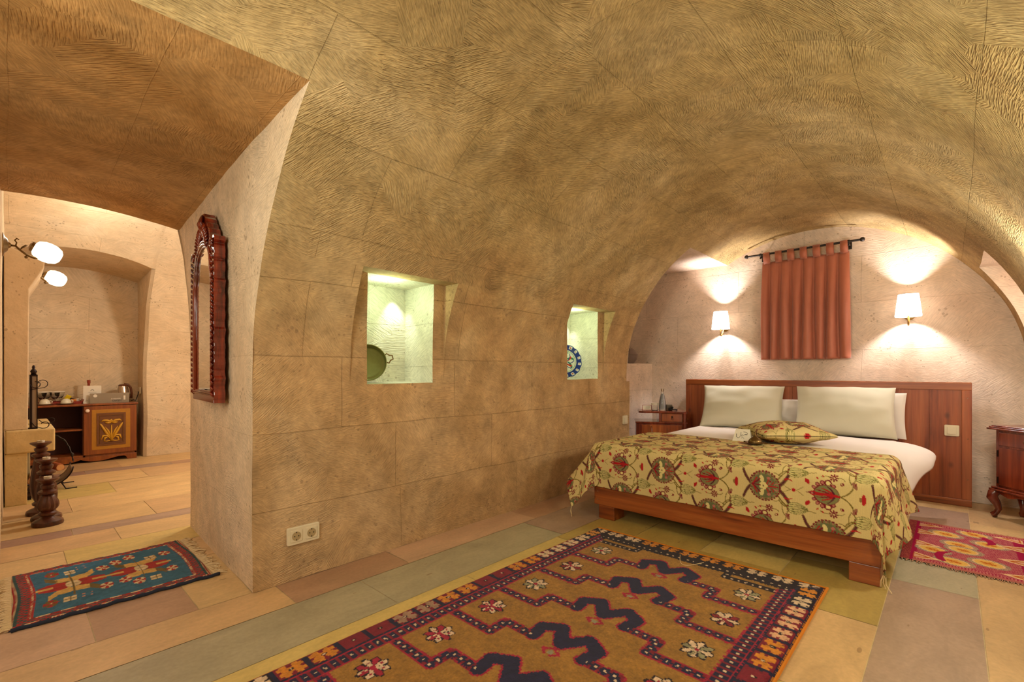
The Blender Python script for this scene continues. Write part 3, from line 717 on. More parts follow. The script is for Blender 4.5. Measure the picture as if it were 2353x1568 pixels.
hb = thing('headboard', 'wide reddish wooden headboard of upright boards with a slotted top rail against the end wall', 'headboard', (0, 0, 0))
HY0, HY1, HX, HH = -0.112, 2.015, 4.80, 0.914
bz = MB(); n_b = 11
for i in range(n_b):
    y0 = HY0 + 0.05 + (HY1 - HY0 - 0.10) * i / n_b; y1 = HY0 + 0.05 + (HY1 - HY0 - 0.10) * (i + 1) / n_b
    o = MB(); o.box(HX + 0.010, HX + 0.024, y0 + 0.0006, y1 - 0.0006, 0.05, HH - 0.05); o.build('board', M['head_wood'], hb, bevel=0.0015)
for (nm, args) in (('frame_rail', (HX, HX + 0.024, HY0, HY1, HH - 0.055, HH)), ('frame_rail', (HX, HX + 0.024, HY0, HY1, 0.0, 0.05)),
                   ('frame_stile', (HX, HX + 0.024, HY0, HY0 + 0.055, 0.05, HH - 0.055)), ('frame_stile', (HX, HX + 0.024, HY1 - 0.055, HY1, 0.05, HH - 0.055))):
    o = MB(); o.box(*args); o.build(nm, M['bed_wood'] if 'rail' in nm else M['head_wood'], hb, bevel=0.003)
for y in (0.438, 0.80, 1.19):
    o = MB(); o.box(HX + 0.002, HX + 0.012, y - 0.004, y + 0.004, 0.05, HH - 0.055); o.build('seam_batten', M['head_wood'], hb)
# slotted top: a rail at the wall and short cross pieces
o = MB(); o.box(HX + 0.145, HX + 0.165, HY0, HY1, HH - 0.03, HH); o.build('top_rail', M['head_wood'], hb)
for i in range(24):
    y = HY0 + 0.01 + (HY1 - HY0 - 0.06) * i / 23
    o = MB(); o.box(HX + 0.024, HX + 0.145, y, y + 0.042, HH - 0.018, HH); o.build('top_slat', M['head_wood'], hb)
for y in (HY0, HY1 - 0.02):
    o = MB(); o.box(HX + 0.024, HX + 0.165, y, y + 0.02, 0, HH - 0.018); o.build('side_panel', M['head_wood'], hb, bevel=0.002)
for y in (HY0 + 0.022, HY1 - 0.022):
    for z in (0.2, 0.50, 0.80): MB().sphere((HX, y, z), 0.004, 8).build('screw', M['steel'], hb)

# duvet
def duvet_f(a, bb):
    x0, x1, y0, y1 = 2.86, 4.7, 0.31, 1.72
    over = (y0 - a) if a < y0 else (a - y1 if a > y1 else 0)
    t = min(1, max(0, (bb - 3.3) / 1.05))
    if over > 0:
        mx = 0.30; k = over / mx
        drop = 0.30 * (1 - 0.68 * t) if a < y0 else 0.30
        outw = (0.055 + 0.18 * t) if a < y0 else 0.03
        kk = math.sin(k * PI / 2)
        y = (y0 - outw * kk ** 0.9 * (1 if k < 1 else 1)) if a < y0 else y1 + outw * kk ** 0.9
        z = 0.475 - drop * (1 - math.cos(k * PI / 2)) ** 0.85
        z += 0.006 * math.sin(bb * 17 + k * 2) * k; y += 0.008 * math.sin(bb * 13 + 1) * k
        x = bb + 0.05 * k * t * (a < y0)
        return Vector((x, y, z))
    e = 0.0
    if bb < x0: e = (x0 - bb)
    w = 1.0
    puff = 0.010 * math.sin(PI * (a - y0) / (y1 - y0)) + 0.003 * noise.noise(Vector((a * 5, bb * 5, 1)))
    return Vector((bb, a, 0.475 + puff * w - 2.0 * e * e))
dv = clothgrid('duvet', duvet_f, rng(0.01, 2.02, 0.015), rng(2.80, 4.42, 0.02), M['linen'], thick=0.012)
tag(dv, 'white duvet spread over the bed, its corner flaring out beside the headboard', 'duvet')
dv.location.z = 0.004
# bedspread
SX0, SX1, SY0, SY1, SZ = 2.775, 3.62, 0.275, 1.765, 0.507
def spread_f(a, bb):
    edge = min(1, max(0, (3.62 - bb) / 0.12))
    v = drape(a, bb, SX0, SX1, SY0, SY1, SZ - 0.013 * (1 - edge), r=0.06, flL=0.38 + 0.25 * math.exp(-max(0, bb - 2.7) * 3), flR=0.16 + 0.14 * math.sin(bb * 9), flF=-0.02, wave=0.10)
    return v
pat = lambda U, V: sample_tile(U - 1.281 + 0.0, (V - 2.775) + (0.125 + 0.0))
def spread_col(U, V):
    # cloth coordinate along b: the drop at the foot starts at SX0
    c = sample_tile(1.281 - U, (SX0 - V) - 0.145)
    nz = 1 + 0.05 * np.sin(U * 900) * np.sin(V * 35 + np.sin(U * 90) * 3)
    return c * nz[..., None]
us = rng(SY0 - 0.36, SY1 + 0.38, 0.0032); vs = rng(SX0 - 0.325, SX1, 0.0032)
M['spread'] = attr_mat('spread', rough=0.75, weave=0.0006, noise_amt=0.06, nsc=200)
bs = clothgrid('bedspread', spread_f, us, vs, M['spread'], colf=spread_col, thick=0.003)
tag(bs, 'cream bedspread woven with red and green flowers draped over the foot of the bed', 'bedspread')
for (a, bb) in ((us[0], vs[0]), (us[-1], vs[0])):
    tas = MB()
    q = spread_f(a, bb)
    for k in range(5):
        w = random.uniform(-.012, .012); tas.tube([(q.x + w, q.y + w * .5, q.z + .006), (q.x + w * 1.6 - .004, q.y + w + .004, q.z * .5 + .004), (q.x + w * 2.2 - .01 * (k % 2), q.y + w * 2 - .006, .004)], .0018, 5)
    tas.build('tassel', M['fringe'], bs)

# pillows
def pillow(name, w, h, t, mat, origin, xd, yd, label, cat, group=None, n=40, pinch=0.06, colf=None, parent=None, sag=0.0, seed=0):
    xd = Vector(xd).normalized(); yd = Vector(yd); yd = (yd - xd * yd.dot(xd)).normalized(); zd = xd.cross(yd)
    V = []; F = []; cu = []
    g_ = [math.sin(PI / 2 * (-1 + 2 * i / n)) * .35 + (-1 + 2 * i / n) * .65 for i in range(n + 1)]
    for s_ in (1, -1):
        for u in g_:
            for v in g_:
                x = w / 2 * u * (1 - pinch * (1 - v * v)); y = h / 2 * v * (1 - pinch * (1 - u * u))
                e = max(0, (1 - u * u) * (1 - v * v)) ** 0.42
                e *= 1 - 0.25 * abs(u * v)
                z = s_ * (t / 2 * e + 0.002)
                q = noise.noise(Vector((u * 2.4, v * 2.4, seed + s_))) * 0.010 * min(1, e * 2) + noise.noise(Vector((u * 6, v * 1.5, seed + 9))) * 0.006 * (abs(v) ** 2) * (e > 0)
                z += q
                x += sag * v * abs(u) * 0
                V.append(Vector(origin) + xd * x + yd * (y + h / 2) + zd * z); cu.append((u * w / 2, v * h / 2))
    m = n + 1
    for s_ in (0, 1):
        o_ = s_ * m * m
        for i in range(n):
            for j in range(n):
                f = (o_ + i * m + j, o_ + (i + 1) * m + j, o_ + (i + 1) * m + j + 1, o_ + i * m + j + 1); F.append(f if s_ == 0 else f[::-1])
    me = bpy.data.meshes.new(name); me.from_pydata([tuple(v) for v in V], [], F)
    if colf is not None:
        ca = me.color_attributes.new('Col', 'FLOAT_COLOR', 'POINT'); A = np.array(cu); c = colf(A[:, 0], A[:, 1])
        ca.data.foreach_set('color', np.concatenate([c, np.ones((len(c), 1))], 1).astype(np.float32).ravel())
    bm = bmesh.new(); bm.from_mesh(me); bmesh.ops.remove_doubles(bm, verts=bm.verts, dist=0.0045 if colf is None else 0.0041) if False else None; bm.free()
    o = link(name, me, mat, parent, True); return tag(o, label, cat, group)
pillow('pillow', 0.68, 0.44, 0.20, M['pillow_cotton'], (4.47, 1.385, 0.485), (0.12, -0.66, 0), (0.26, 0.02, 0.42), 'large off-white pillow on the left, leaning on the headboard nearer the bottle', 'pillow', 'large pillows at the head of the bed', pinch=0.05, seed=1)
pillow('pillow', 0.67, 0.44, 0.20, M['pillow_cotton'], (4.50, 0.625, 0.485), (0.07, -0.64, 0), (0.24, 0.02, 0.42), 'large off-white pillow on the right, leaning on the headboard nearer the light switch', 'pillow', 'large pillows at the head of the bed', pinch=0.05, seed=4)
pillow('pillow', 0.62, 0.36, 0.08, M['linen'], (4.725, 0.56, 0.47), (0.0, -0.66, 0), (0.03, 0, 0.30), 'white pillow mostly hidden behind the right large pillow', 'pillow', 'white pillows behind', pinch=0.04, seed=7)
pillow('pillow', 0.62, 0.28, 0.08, M['linen'], (4.725, 1.22, 0.47), (0.0, -0.66, 0), (0.03, 0, 0.30), 'white pillow glimpsed in the gap between the two large pillows', 'pillow', 'white pillows behind', pinch=0.04, seed=9)
pillow('cushion', 0.47, 0.47, 0.15, M['spread'], (3.905, 0.68, 0.566), (0.80, 0.60, 0), (-0.50, 0.86, 0.0), 'flower patterned cushion matching the bedspread, lying flat before the large pillows', 'cushion', n=130, pinch=0.07, seed=11, colf=lambda A, B_: sample_tile(A + .1, B_ + .05))

# tent card with a doodle, brass bell dish
cd = thing('tent_card', 'small folded white card with a grey and pink doodle standing on the bed', 'card', (3.54, 1.075, 0.506), rz=math.radians(8))
o = MB(); o.add([(-0.045, -0.062, 0), (-0.045, 0.062, 0), (0, 0.045, 0.082), (0, -0.045, 0.082), (0.045, -0.062, 0), (0.045, 0.062, 0)], [(0, 1, 2, 3), (3, 2, 5, 4)])
k = o.build('folded_paper', M['paper'], cd, recalc=False); sm = k.modifiers.new('t', 'SOLIDIFY'); sm.thickness = 0.0012
def onc(y, z): return (-0.0465 + z / 0.082 * 0.045, y, z)
o = MB(); o.tube([onc(.045 - .006 * math.cos(i * .5) - .0022 * i, .030 + .017 * math.sin(i * .5) + .001 * i) for i in range(18)], .0011, 5)
o.tube([onc(-.005 - .028 * math.sin(i * .35), .055 + .010 * math.cos(i * .35)) for i in range(9)], .0011, 5)
o.tube([onc(-.012 - .018 * math.cos(i * .4), .043 + .008 * math.sin(i * .7)) for i in range(11)], .0011, 5)
o.tube([onc(.0 + .009 * math.cos(i * .5) - .003, .021 + .005 * math.sin(i * .5)) for i in range(9)], .0009, 5)
o.build('doodle', M['ink'], cd)
o = MB(); o.prism([(.030, .024), (.014, .028), (.010, .046), (.022, .052), (.032, .042)], 0, 0.0009, 'x')
mm = o.build('doodle_fill', M['pink_ink'], cd); mm.location = (-0.0335, 0, -0.002); mm.rotation_euler = (0, math.radians(28), 0)
be = thing('brass_bell', 'small domed brass bell on a flat dish at the edge of the bedspread', 'bell', (3.40, 0.955, 0.511))
o = MB(); o.lathe([(0.018, 0.0), (0.046, 0.006), (0.060, 0.011), (0.060, 0.013), (0.044, 0.010), (0.0, 0.008)], n=28); o.tube([(0, .055, .011), (0, .072, .012)], .004, 6); o.tube([(0, -.055, .011), (0, -.072, .012)], .004, 6); o.build('dish', M['old_brass'], be, smooth=40)
o = MB(); o.lathe([(0.042, 0.010), (0.044, 0.015), (0.040, 0.026), (0.030, 0.038), (0.016, 0.047), (0.008, 0.058), (0.004, 0.066), (0.005, 0.070), (0.002, 0.078), (0.0, 0.082)], n=28); o.build('dome', M['old_brass'], be, smooth=60)

# ------------------------------------------------------------------ left nightstand (turned towards the room)
NS = (4.244, 2.251, 0); NR = math.atan2(-0.861, 0.509)
ns = thing('nightstand', 'stepped reddish wooden nightstand with drawer and door, left of the bed', 'nightstand', NS, NR)
o = MB(); o.box(-0.028, 0.44, 0.02, 0.30, 0.02, 0.485); o.build('body', M['stand_dark'], ns, bevel=0.006)
o = MB(); o.box(-0.035, 0.455, 0.005, 0.31, 0.485, 0.500); o.build('lower_top', M['stand_dark'], ns, bevel=0.005)
o = MB(); o.box(0.19, 0.215, 0.02, 0.30, 0.500, 0.585); o.box(0.215, 0.44, 0.285, 0.30, 0.500, 0.585); o.box(0.215, 0.44, 0.02, 0.285, 0.500, 0.503); o.build('drawer_case', M['stand_dark'], ns)
dr = MB().box(0.217, 0.405, 0.012, 0.28, 0.504, 0.582).build('drawer', M['stand_wood'], ns, bevel=0.003)
h = MB(); h.sphere((0.312, 0.006, 0.552), 0.008, 12); h.tube([(0.312, 0.004, 0.548), (0.303, 0.0, 0.530), (0.312, -0.001, 0.520), (0.321, 0.0, 0.530), (0.312, 0.004, 0.548)], 0.002, 6); h.build('drawer_pull', M['iron_dark'], dr)
o = MB(); o.lathe([(0.018, 0.02), (0.018, 0.585)], c=(0.428, 0.022, 0), n=18); o.build('corner_post', M['stand_dark'], ns, smooth=40)
dd = MB().box(0.025, 0.402, 0.010, 0.03, 0.06, 0.470).build('door', M['stand_wood'], ns, bevel=0.003)
h = MB(); h.tube([(0.112, 0.006, 0.455), (0.120, -0.004, 0.435), (0.122, -0.008, 0.40), (0.110, -0.008, 0.365), (0.098, -0.004, 0.345), (0.100, 0.006, 0.33)], [0.010, 0.008, 0.009, 0.010, 0.009, 0.012], 10); h.sphere((0.112, 0.004, 0.458), 0.012, 10); h.build('carved_handle', M['stand_wood'], dd, smooth=True)
o = MB()
out = [(0.015, 0.0), (0.435, 0.0), (0.452, 0.008), (0.46, 0.03), (0.46, 0.30), (-0.004, 0.30), (-0.004, 0.02)]
o.prism(out, 0.585, 0.592); o.prism([(x * 0.985 + .003, y * 0.97 + .005) for x, y in out], 0.592, 0.604); o.build('top', M['stand_dark'], ns, bevel=0.003)
for x in (0.0, 0.40):
    for y in (0.03, 0.27): MB().box(x, x + 0.03, y, y + 0.03, 0, 0.02).build('foot', M['stand_dark'], ns)
def at_ns(x, y, z):
    c, s_ = math.cos(NR), math.sin(NR); return (NS[0] + c * x - s_ * y, NS[1] + s_ * x + c * y, z)
sg_ = thing('tent_sign', 'small dark red folded sign with a printed white face on the left nightstand', 'sign', at_ns(0.083, 0.15, 0.604), NR)
o = MB(); o.add([(-.045, -.02, 0), (.045, -.02, 0), (.045, 0, .05), (-.045, 0, .05), (.045, .02, 0), (-.045, .02, 0)], [(0, 1, 2, 3), (3, 2, 4, 5)]); k = o.build('card', M['red_card'], sg_, recalc=False); sm = k.modifiers.new('t', 'SOLIDIFY'); sm.thickness = 0.0015
o = MB(); o.add([(-.041, -.0195, .004), (.041, -.0195, .004), (.041, -.0030, .046), (-.041, -.0030, .046)], [(0, 1, 2, 3)]); o.build('printed_face', M['paper'], sg_, recalc=False)
o = MB()
for z, a_, b_ in ((.036, -.012, .030), (.030, -.03, .030), (.022, -.012, .03), (.015, -.026, .02)):
    yy = -.0195 + (z - .004) / .042 * .0165 - .0006; o.box(a_, b_, yy - .0006, yy, z, z + .002)
o.build('printed_lines', M['ink_soft'], sg_)
gl = thing('drinking_glass', 'short tumbler under a pale paper cap on the left nightstand', 'glass', at_ns(0.160, 0.15, 0.604))
o = MB(); o.lathe([(0.026, 0.0), (0.030, 0.004), (0.034, 0.062), (0.0325, 0.062), (0.0285, 0.008), (0.0, 0.008)], n=28); o.build('tumbler', M['glass'], gl, smooth=50)
o = MB(); o.lathe([(0.0355, 0.052), (0.0365, 0.064), (0.033, 0.073), (0.0, 0.075)], n=28); o.build('paper_cap', M['paper'], gl, smooth=50)
bo = thing('water_bottle', 'clear glass water bottle with a metal cap on the left nightstand', 'bottle', at_ns(0.232, 0.13, 0.604))
o = MB(); o.lathe([(0.030, 0.0), (0.034, 0.006), (0.035, 0.05), (0.033, 0.09), (0.024, 0.135), (0.015, 0.165), (0.0125, 0.185), (0.0125, 0.205), (0.011, 0.205), (0.011, 0.185), (0.0135, 0.165), (0.0225, 0.135), (0.031, 0.09), (0.033, 0.05), (0.031, 0.010), (0.0, 0.010)], n=28); o.build('bottle_glass', M['glass'], bo, smooth=50)
o = MB(); o.lathe([(0.0305, 0.011), (0.032, 0.05), (0.0300, 0.09), (0.0215, 0.135), (0.0128, 0.165), (0.0, 0.165)], n=28); o.build('water', M['water'], bo, smooth=50)
o = MB(); o.lathe([(0.0145, 0.190), (0.0150, 0.205), (0.0150, 0.217), (0.0, 0.219)], n=24); o.build('cap', M['steel'], bo, smooth=50)
bk = thing('dark_box', 'small dark box with a tangle of black cord, right of the water bottle', 'box', at_ns(0.300, 0.15, 0.604), NR + 0.2)
MB().box(-.030, .030, -.012, .045, 0, .058).build('case', M['taupe_box'], bk, bevel=0.006)
o = MB(); random.seed(4); o.tube([(random.uniform(-.02, .03), random.uniform(-.05, -.015), random.uniform(.006, .045)) for _ in range(18)], .006, 8)
o.tube([(.02, -.03, .012), (.04, -.028, .010), (.06, -.02, .010), (.075, -.01, .006)], .0065, 8); kk = o.build('cord', M['black_plastic'], bk, smooth=True)

# ------------------------------------------------------------------ right nightstand with cabriole legs
n2 = thing('nightstand', 'dark red wooden nightstand on curved cabriole legs, right of the bed', 'nightstand', (4.61, -0.205, 0), math.atan2(-0.683, -0.73))
WD, DP_ = 0.44, 0.215
MB().box(0.015, WD - 0.015, 0.012, DP_, 0.21, 0.60).build('body', M['stand_dark'], n2, bevel=0.004)
o = MB(); o.box(-0.02, WD + 0.02, -0.02, DP_, 0.600, 0.612); o.box(-0.012, WD + 0.012, -0.012, DP_, 0.612, 0.622); o.box(-0.003, WD + 0.003, -0.003, DP_, 0.622, 0.630); o.build('top', M['stand_dark'], n2, bevel=0.005, seg=3)
dr = MB().box(0.04, WD - 0.04, 0.003, 0.02, 0.495, 0.585).build('drawer', M['stand_dark'], n2, bevel=0.003); MB().sphere((WD / 2, -0.006, 0.54), 0.013, 12).build('drawer_knob', M['old_brass'], dr, smooth=True)
dd = MB().box(0.04, WD - 0.04, 0.003, 0.02, 0.225, 0.482).build('door', M['stand_dark'], n2, bevel=0.003)
for z in (0.44, 0.26):
    o = MB(); o.tube([(0.038, 0.0, z - 0.022), (0.038, 0.0, z + 0.022)], 0.004, 8); o.build('hinge', M['iron_dark'], dd)
o = MB(); o.box(-0.012, WD + 0.012, -0.014, DP_, 0.185, 0.198); o.box(-0.004, WD + 0.004, -0.004, DP_, 0.198, 0.212); o.build('base_moulding', M['stand_dark'], n2, bevel=0.005, seg=3)
ap = [(0.05, 0.186), (0.05, 0.168), (0.10, 0.150), (0.13, 0.152), (0.17, 0.165), (0.22, 0.170), (0.27, 0.165), (0.31, 0.152), (0.34, 0.150), (0.39, 0.168), (0.39, 0.186)]
MB().prism(ap, 0.0, 0.014, 'y').build('apron', M['stand_dark'], n2, bevel=0.002)
for sx, x in ((1, 0.03), (-1, WD - 0.03)):
    for sy, y in ((1, 0.02), (-1, DP_ - 0.03)):
        o = MB(); o.tube([(x, y, 0.19), (x - .022 * sx, y - .018 * sy, 0.165), (x - .026 * sx, y - .022 * sy, 0.135), (x - .010 * sx, y - .008 * sy, 0.095), (x - .002 * sx, y - .002 * sy, 0.06), (x - .010 * sx, y - .008 * sy, 0.035), (x - .020 * sx, y - .016 * sy, 0.022), (x - .016 * sx, y - .012 * sy, 0.0)],
               [0.020, 0.030, 0.030, 0.023, 0.017, 0.016, 0.020, 0.012], 12); o.build('leg', M['stand_dark'], n2, smooth=True)

# ------------------------------------------------------------------ bed wall lamps
mS, t, p, N, L = nt('lamp_shade')
tr = N.new('ShaderNodeBsdfTranslucent'); tr.inputs[0].default_value = (1.0, 0.93, 0.84, 1); df = N.new('ShaderNodeBsdfDiffuse'); df.inputs[0].default_value = (0.9, 0.85, 0.78, 1)
em = N.new('ShaderNodeEmission'); em.inputs[0].default_value = (1.0, 0.84, 0.68, 1); em.inputs[1].default_value = 0.75
m1 = N.new('ShaderNodeMixShader'); m1.inputs[0].default_value = 0.38; L.new(df.outputs[0], m1.inputs[1]); L.new(tr.outputs[0], m1.inputs[2])
ad = N.new('ShaderNodeAddShader'); L.new(m1.outputs[0], ad.inputs[0]); L.new(em.outputs[0], ad.inputs[1]); L.new(ad.outputs[0], N['Material Output'].inputs[0])
for (x, y, z), lab in zip(BEDLAMPS, ('brass wall lamp with a white cone shade left of the curtain, lit', 'brass wall lamp with a white cone shade right of the curtain, lit')):
    wl_ = thing('wall_lamp', lab, 'lamp', (XE - 0.004, y, z - 0.10), group='lamps over the bed')
    dx = x - (XE - 0.004)
    o = MB(); o.lathe([(0.062, 0.11 - 0.098 + 0.0), (0.083, -0.08 + 0.0)][::-1] and [(0.084, 0.012), (0.064, 0.188)], c=(dx, 0, 0), n=40)
    me = bpy.data.meshes.new('shade'); vs_ = []; fs_ = []; n_ = 40
    for r_, z_ in ((0.084, 0.012), (0.074, 0.10), (0.064, 0.188)):
        for i in range(n_): vs_.append((dx + r_ * math.cos(2*PI*i/n_), r_ * math.sin(2*PI*i/n_), z_))
    for q in range(2):
        for i in range(n_): fs_.append((q*n_+i, q*n_+(i+1)%n_, (q+1)*n_+(i+1)%n_, (q+1)*n_+i))
    me.from_pydata(vs_, [], fs_); sh = link('lamp_shade', me, mS, wl_, True)
    for r_, z_ in ((0.0845, 0.012), (0.0645, 0.188)): MB().tube([(dx + r_*math.cos(2*PI*i/40), r_*math.sin(2*PI*i/40), z_) for i in range(40)], 0.0016, 6, closed=True).build('shade_trim', M['iron_dark'], sh)
    o = MB(); o.lathe([(0.036, 0.0), (0.034, 0.010), (0.012, 0.018), (0, 0.018)], n=28, M=Matrix.Translation((0, 0.0, 0.03)) @ Matrix.Rotation(-PI / 2, 4, 'Y')); o.build('wall_plate', M['brass'], wl_, smooth=40)
    o = MB(); o.tube([(-0.01, 0, 0.03), (-0.05, 0, 0.022), (-0.075, 0, -0.02), (dx * .85, 0, -0.055), (dx - .008, 0, -0.045), (dx - .004, 0, -0.01), (dx, 0, 0.05)], 0.006, 10); o.build('arm', M['brass'], wl_, smooth=True)
    o = MB(); o.lathe([(0.012, 0.03), (0.013, 0.075), (0, 0.075)], c=(dx, 0, 0), n=16); o.build('lamp_holder', M['brass'], wl_, smooth=40)

# ------------------------------------------------------------------ curtain on its rod
cr_ = thing('curtain_rod', 'dark iron curtain rod with ball ends and two brackets high on the end wall', 'curtain rod', (4.90, 1.0, 2.11))
o = MB(); o.tube([(0, -0.44, 0), (0, 0.44, 0)], 0.0095, 12); o.build('rod', M['iron'], cr_, smooth=40)
for s_ in (-1, 1): MB().sphere((0, 0.455 * s_, 0), 0.019, 14).build('finial', M['iron'], cr_, smooth=True)
for y in (-0.36, 0.33):
    o = MB(); o.tube([(0.095, y, -0.02), (0.05, y, -0.02), (0.0, y, -0.012)], 0.006, 8); o.lathe([(0.016, -0.008), (0.016, 0.008)], n=14, M=Matrix.Translation((0, y, -0.002)) @ Matrix.Rotation(PI / 2, 4, 'X')); o.sphere((0, y, -0.03), 0.009, 8); o.box(0.088, 0.096, y - .012, y + .012, -0.05, 0.01); o.build('bracket', M['iron'], cr_, smooth=40)
M['curtain'] = plain('curtain', srgb(178, 98, 70), 0.55, noise_amt=0.05, nscale=15)
M['curtain'].node_tree.nodes['Principled BSDF'].inputs['Sheen Weight'].default_value = 0.3
folds = []
def curt(y, z):
    t = (y - 0.64) / 0.68; ph = t * 7.6
    f_ = ph - math.floor(ph)
    d = 0.055 * (math.sin(PI * min(1, f_ / 0.84)) ** 0.6 if f_ < 0.84 else 0)
    k = 0.25 + 0.75 * min(1, (2.03 - z) / 0.45)
    low = (2.03 - z)
    return (4.940 - d * k - 0.006 * math.sin(z * 5 + y * 9) * low, y + 0.010 * math.sin(y * 31 + z * 2.2) * low + (t - .5) * 0.02 * low, z)
ct = thing('curtain', 'short terracotta tab-top curtain hanging over the small window above the bed', 'curtain', (0, 0, 0))
clothgrid('curtain_panel', curt, rng(0.64, 1.32, 0.004), rng(1.108, 2.035, 0.02), M['curtain'], ct, thick=0.004)
for i in range(7):
    y = 0.645 + (1.305 - 0.645 - 0.055) * i / 6
    V = []
    o = MB(); o.surf(lambda u, t: (4.90 + 0.0135 * math.cos(t) + (0.018 if math.sin(t) < -.5 else 0) * 0, u, 2.112 + (0.0135 * math.sin(t) if t < PI else 0)), [y, y + 0.055], [PI * i_ / 10 for i_ in range(11)])
    for xx in (4.8865, 4.9135): o.surf(lambda u, z: (xx + (4.918 - xx) * max(0, (2.06 - z) / 0.03) * .6, u, z), [y, y + 0.055], [2.018, 2.04, 2.06, 2.112])
    k = o.build('tab', M['curtain'], ct, smooth=True, recalc=False); sm = k.modifiers.new('t', 'SOLIDIFY'); sm.thickness = 0.003
# ------------------------------------------------------------------ niche objects, clay pot, sockets, switches
pn = thing('copper_pan', 'old round metal pan with a looped handle leaning in the left wall niche', 'pan', (1.435, 2.505, 0.935))
MR_ = Matrix.Translation((0, 0, 0.112)) @ Matrix.Rotation(math.radians(-34), 4, 'Z') @ Matrix.Rotation(math.radians(80), 4, 'X')
o = MB(); o.lathe([(0.0, -0.035), (0.090, -0.035), (0.097, -0.030), (0.107, 0.018), (0.110, 0.018), (0.1, -0.034), (0.094, -0.038), (0.0, -0.038)][0:6] + [(0.0, -0.0385)], n=48, M=MR_); o.build('bowl', M['pan_metal'], pn, smooth=40)
o = MB(); hp = [(0.102, -.02, 0), (0.118, -.030, 0), (0.130, -.016, 0), (0.146, -.012, 0), (0.146, .012, 0), (0.130, .016, 0), (0.118, .030, 0), (0.102, .02, 0)]
for s_ in (1, -1): MB().tube([MR_ @ Matrix.Rotation(0.25, 4, 'Z') @ Vector((x * s_, y, 0.0)) for x, y, z in hp], 0.004, 8).build('handle', M['old_brass'], pn, smooth=True)
# plate
def plate_col(U, V):
    r = np.hypot(U, V); a = np.arctan2(V, U); c = np.zeros(U.shape + (3,)); c[:] = C3(216, 220, 206)
    rim = r > 0.105; c[rim] = C3(38, 56, 122); k8 = np.abs(((a / (2 * PI) * 14) % 1) - .5)
    c[rim & (k8 < .2) & (np.abs(r - .128) < .012)] = C3(220, 224, 210); c[rim & (k8 < .07) & (np.abs(r - .128) < .006)] = C3(180, 50, 40)
    c[(r > .097) & (r < .105)] = C3(210, 214, 190); c[(r > .092) & (r < .097)] = C3(50, 120, 100)
    kk = np.cos(a * 6 + r * 60); c[(r < .085) & (kk > .55) & (r > .02)] = C3(50, 120, 90); c[(r < .07) & (np.cos(a * 5 - r * 45) > .72) & (r > .012)] = C3(190, 50, 36); c[(r < .085) & (np.cos(a * 7 - r * 80) > .9)] = C3(40, 60, 130); c[r < .012] = C3(60, 90, 150)
    return c
V = []; F = []; UVc = []; nr, na = 40, 120
for i in range(nr + 1):
    r_ = 0.145 * i / nr
    rw = r_ * (1 + (0.02 * math.cos(0)) ) 
    for k in range(na):
        a_ = 2 * PI * k / na; sc = 1 + 0.035 * abs(math.sin(a_ * 7)) * (r_ / 0.145) ** 4; zz = 0.020 * max(0, (r_ - 0.08) / 0.065) ** 1.2
        V.append((r_ * sc * math.cos(a_), r_ * sc * math.sin(a_), zz)); UVc.append((r_ * math.cos(a_), r_ * math.sin(a_)))
for i in range(nr):
    for k in range(na): F.append((i*na+k, i*na+(k+1)%na, (i+1)*na+(k+1)%na, (i+1)*na+k))
me = bpy.data.meshes.new('plate'); me.from_pydata(V, [], F); A = np.array(UVc); cc = plate_col(A[:, 0], A[:, 1]); ca = me.color_attributes.new('Col', 'FLOAT_COLOR', 'POINT'); ca.data.foreach_set('color', np.concatenate([cc, np.ones((len(cc), 1))], 1).astype(np.float32).ravel())
M['glaze'] = attr_mat('glaze', rough=0.15, noise_amt=0.02)
pl = link('ceramic_plate', me, M['glaze'], None, True, loc=(3.325, 2.475, 1.085)); sm = pl.modifiers.new('t', 'SOLIDIFY'); sm.thickness = 0.006
pl.rotation_euler = (math.radians(78), 0, math.radians(-32))
tag(pl, 'round blue, green and red painted plate standing in the right wall niche', 'plate')
pt = thing('clay_pot', 'lidded grey clay pot on the stone ledge left of the bed', 'pot', (4.76, 2.665, ZL))
o = MB(); o.lathe([(0.055, 0), (0.070, 0.004), (0.098, 0.05), (0.108, 0.085), (0.106, 0.095), (0.0, 0.095)], n=36); o.build('pot_body', M['clay'], pt, smooth=40)
o = MB(); o.lathe([(0.108, 0.096), (0.112, 0.102), (0.104, 0.112), (0.080, 0.150), (0.050, 0.172), (0.020, 0.178), (0.0, 0.180)], n=36); o.build('lid', M['clay'], pt, smooth=40)
for s_ in (-1, 1): MB().tube([(0.10 * s_, -.02, .085), (0.128 * s_, -.015, .092), (0.128 * s_, .015, .092), (0.10 * s_, .02, .085)], .008, 8).build('handle', M['clay'], pt, smooth=True)

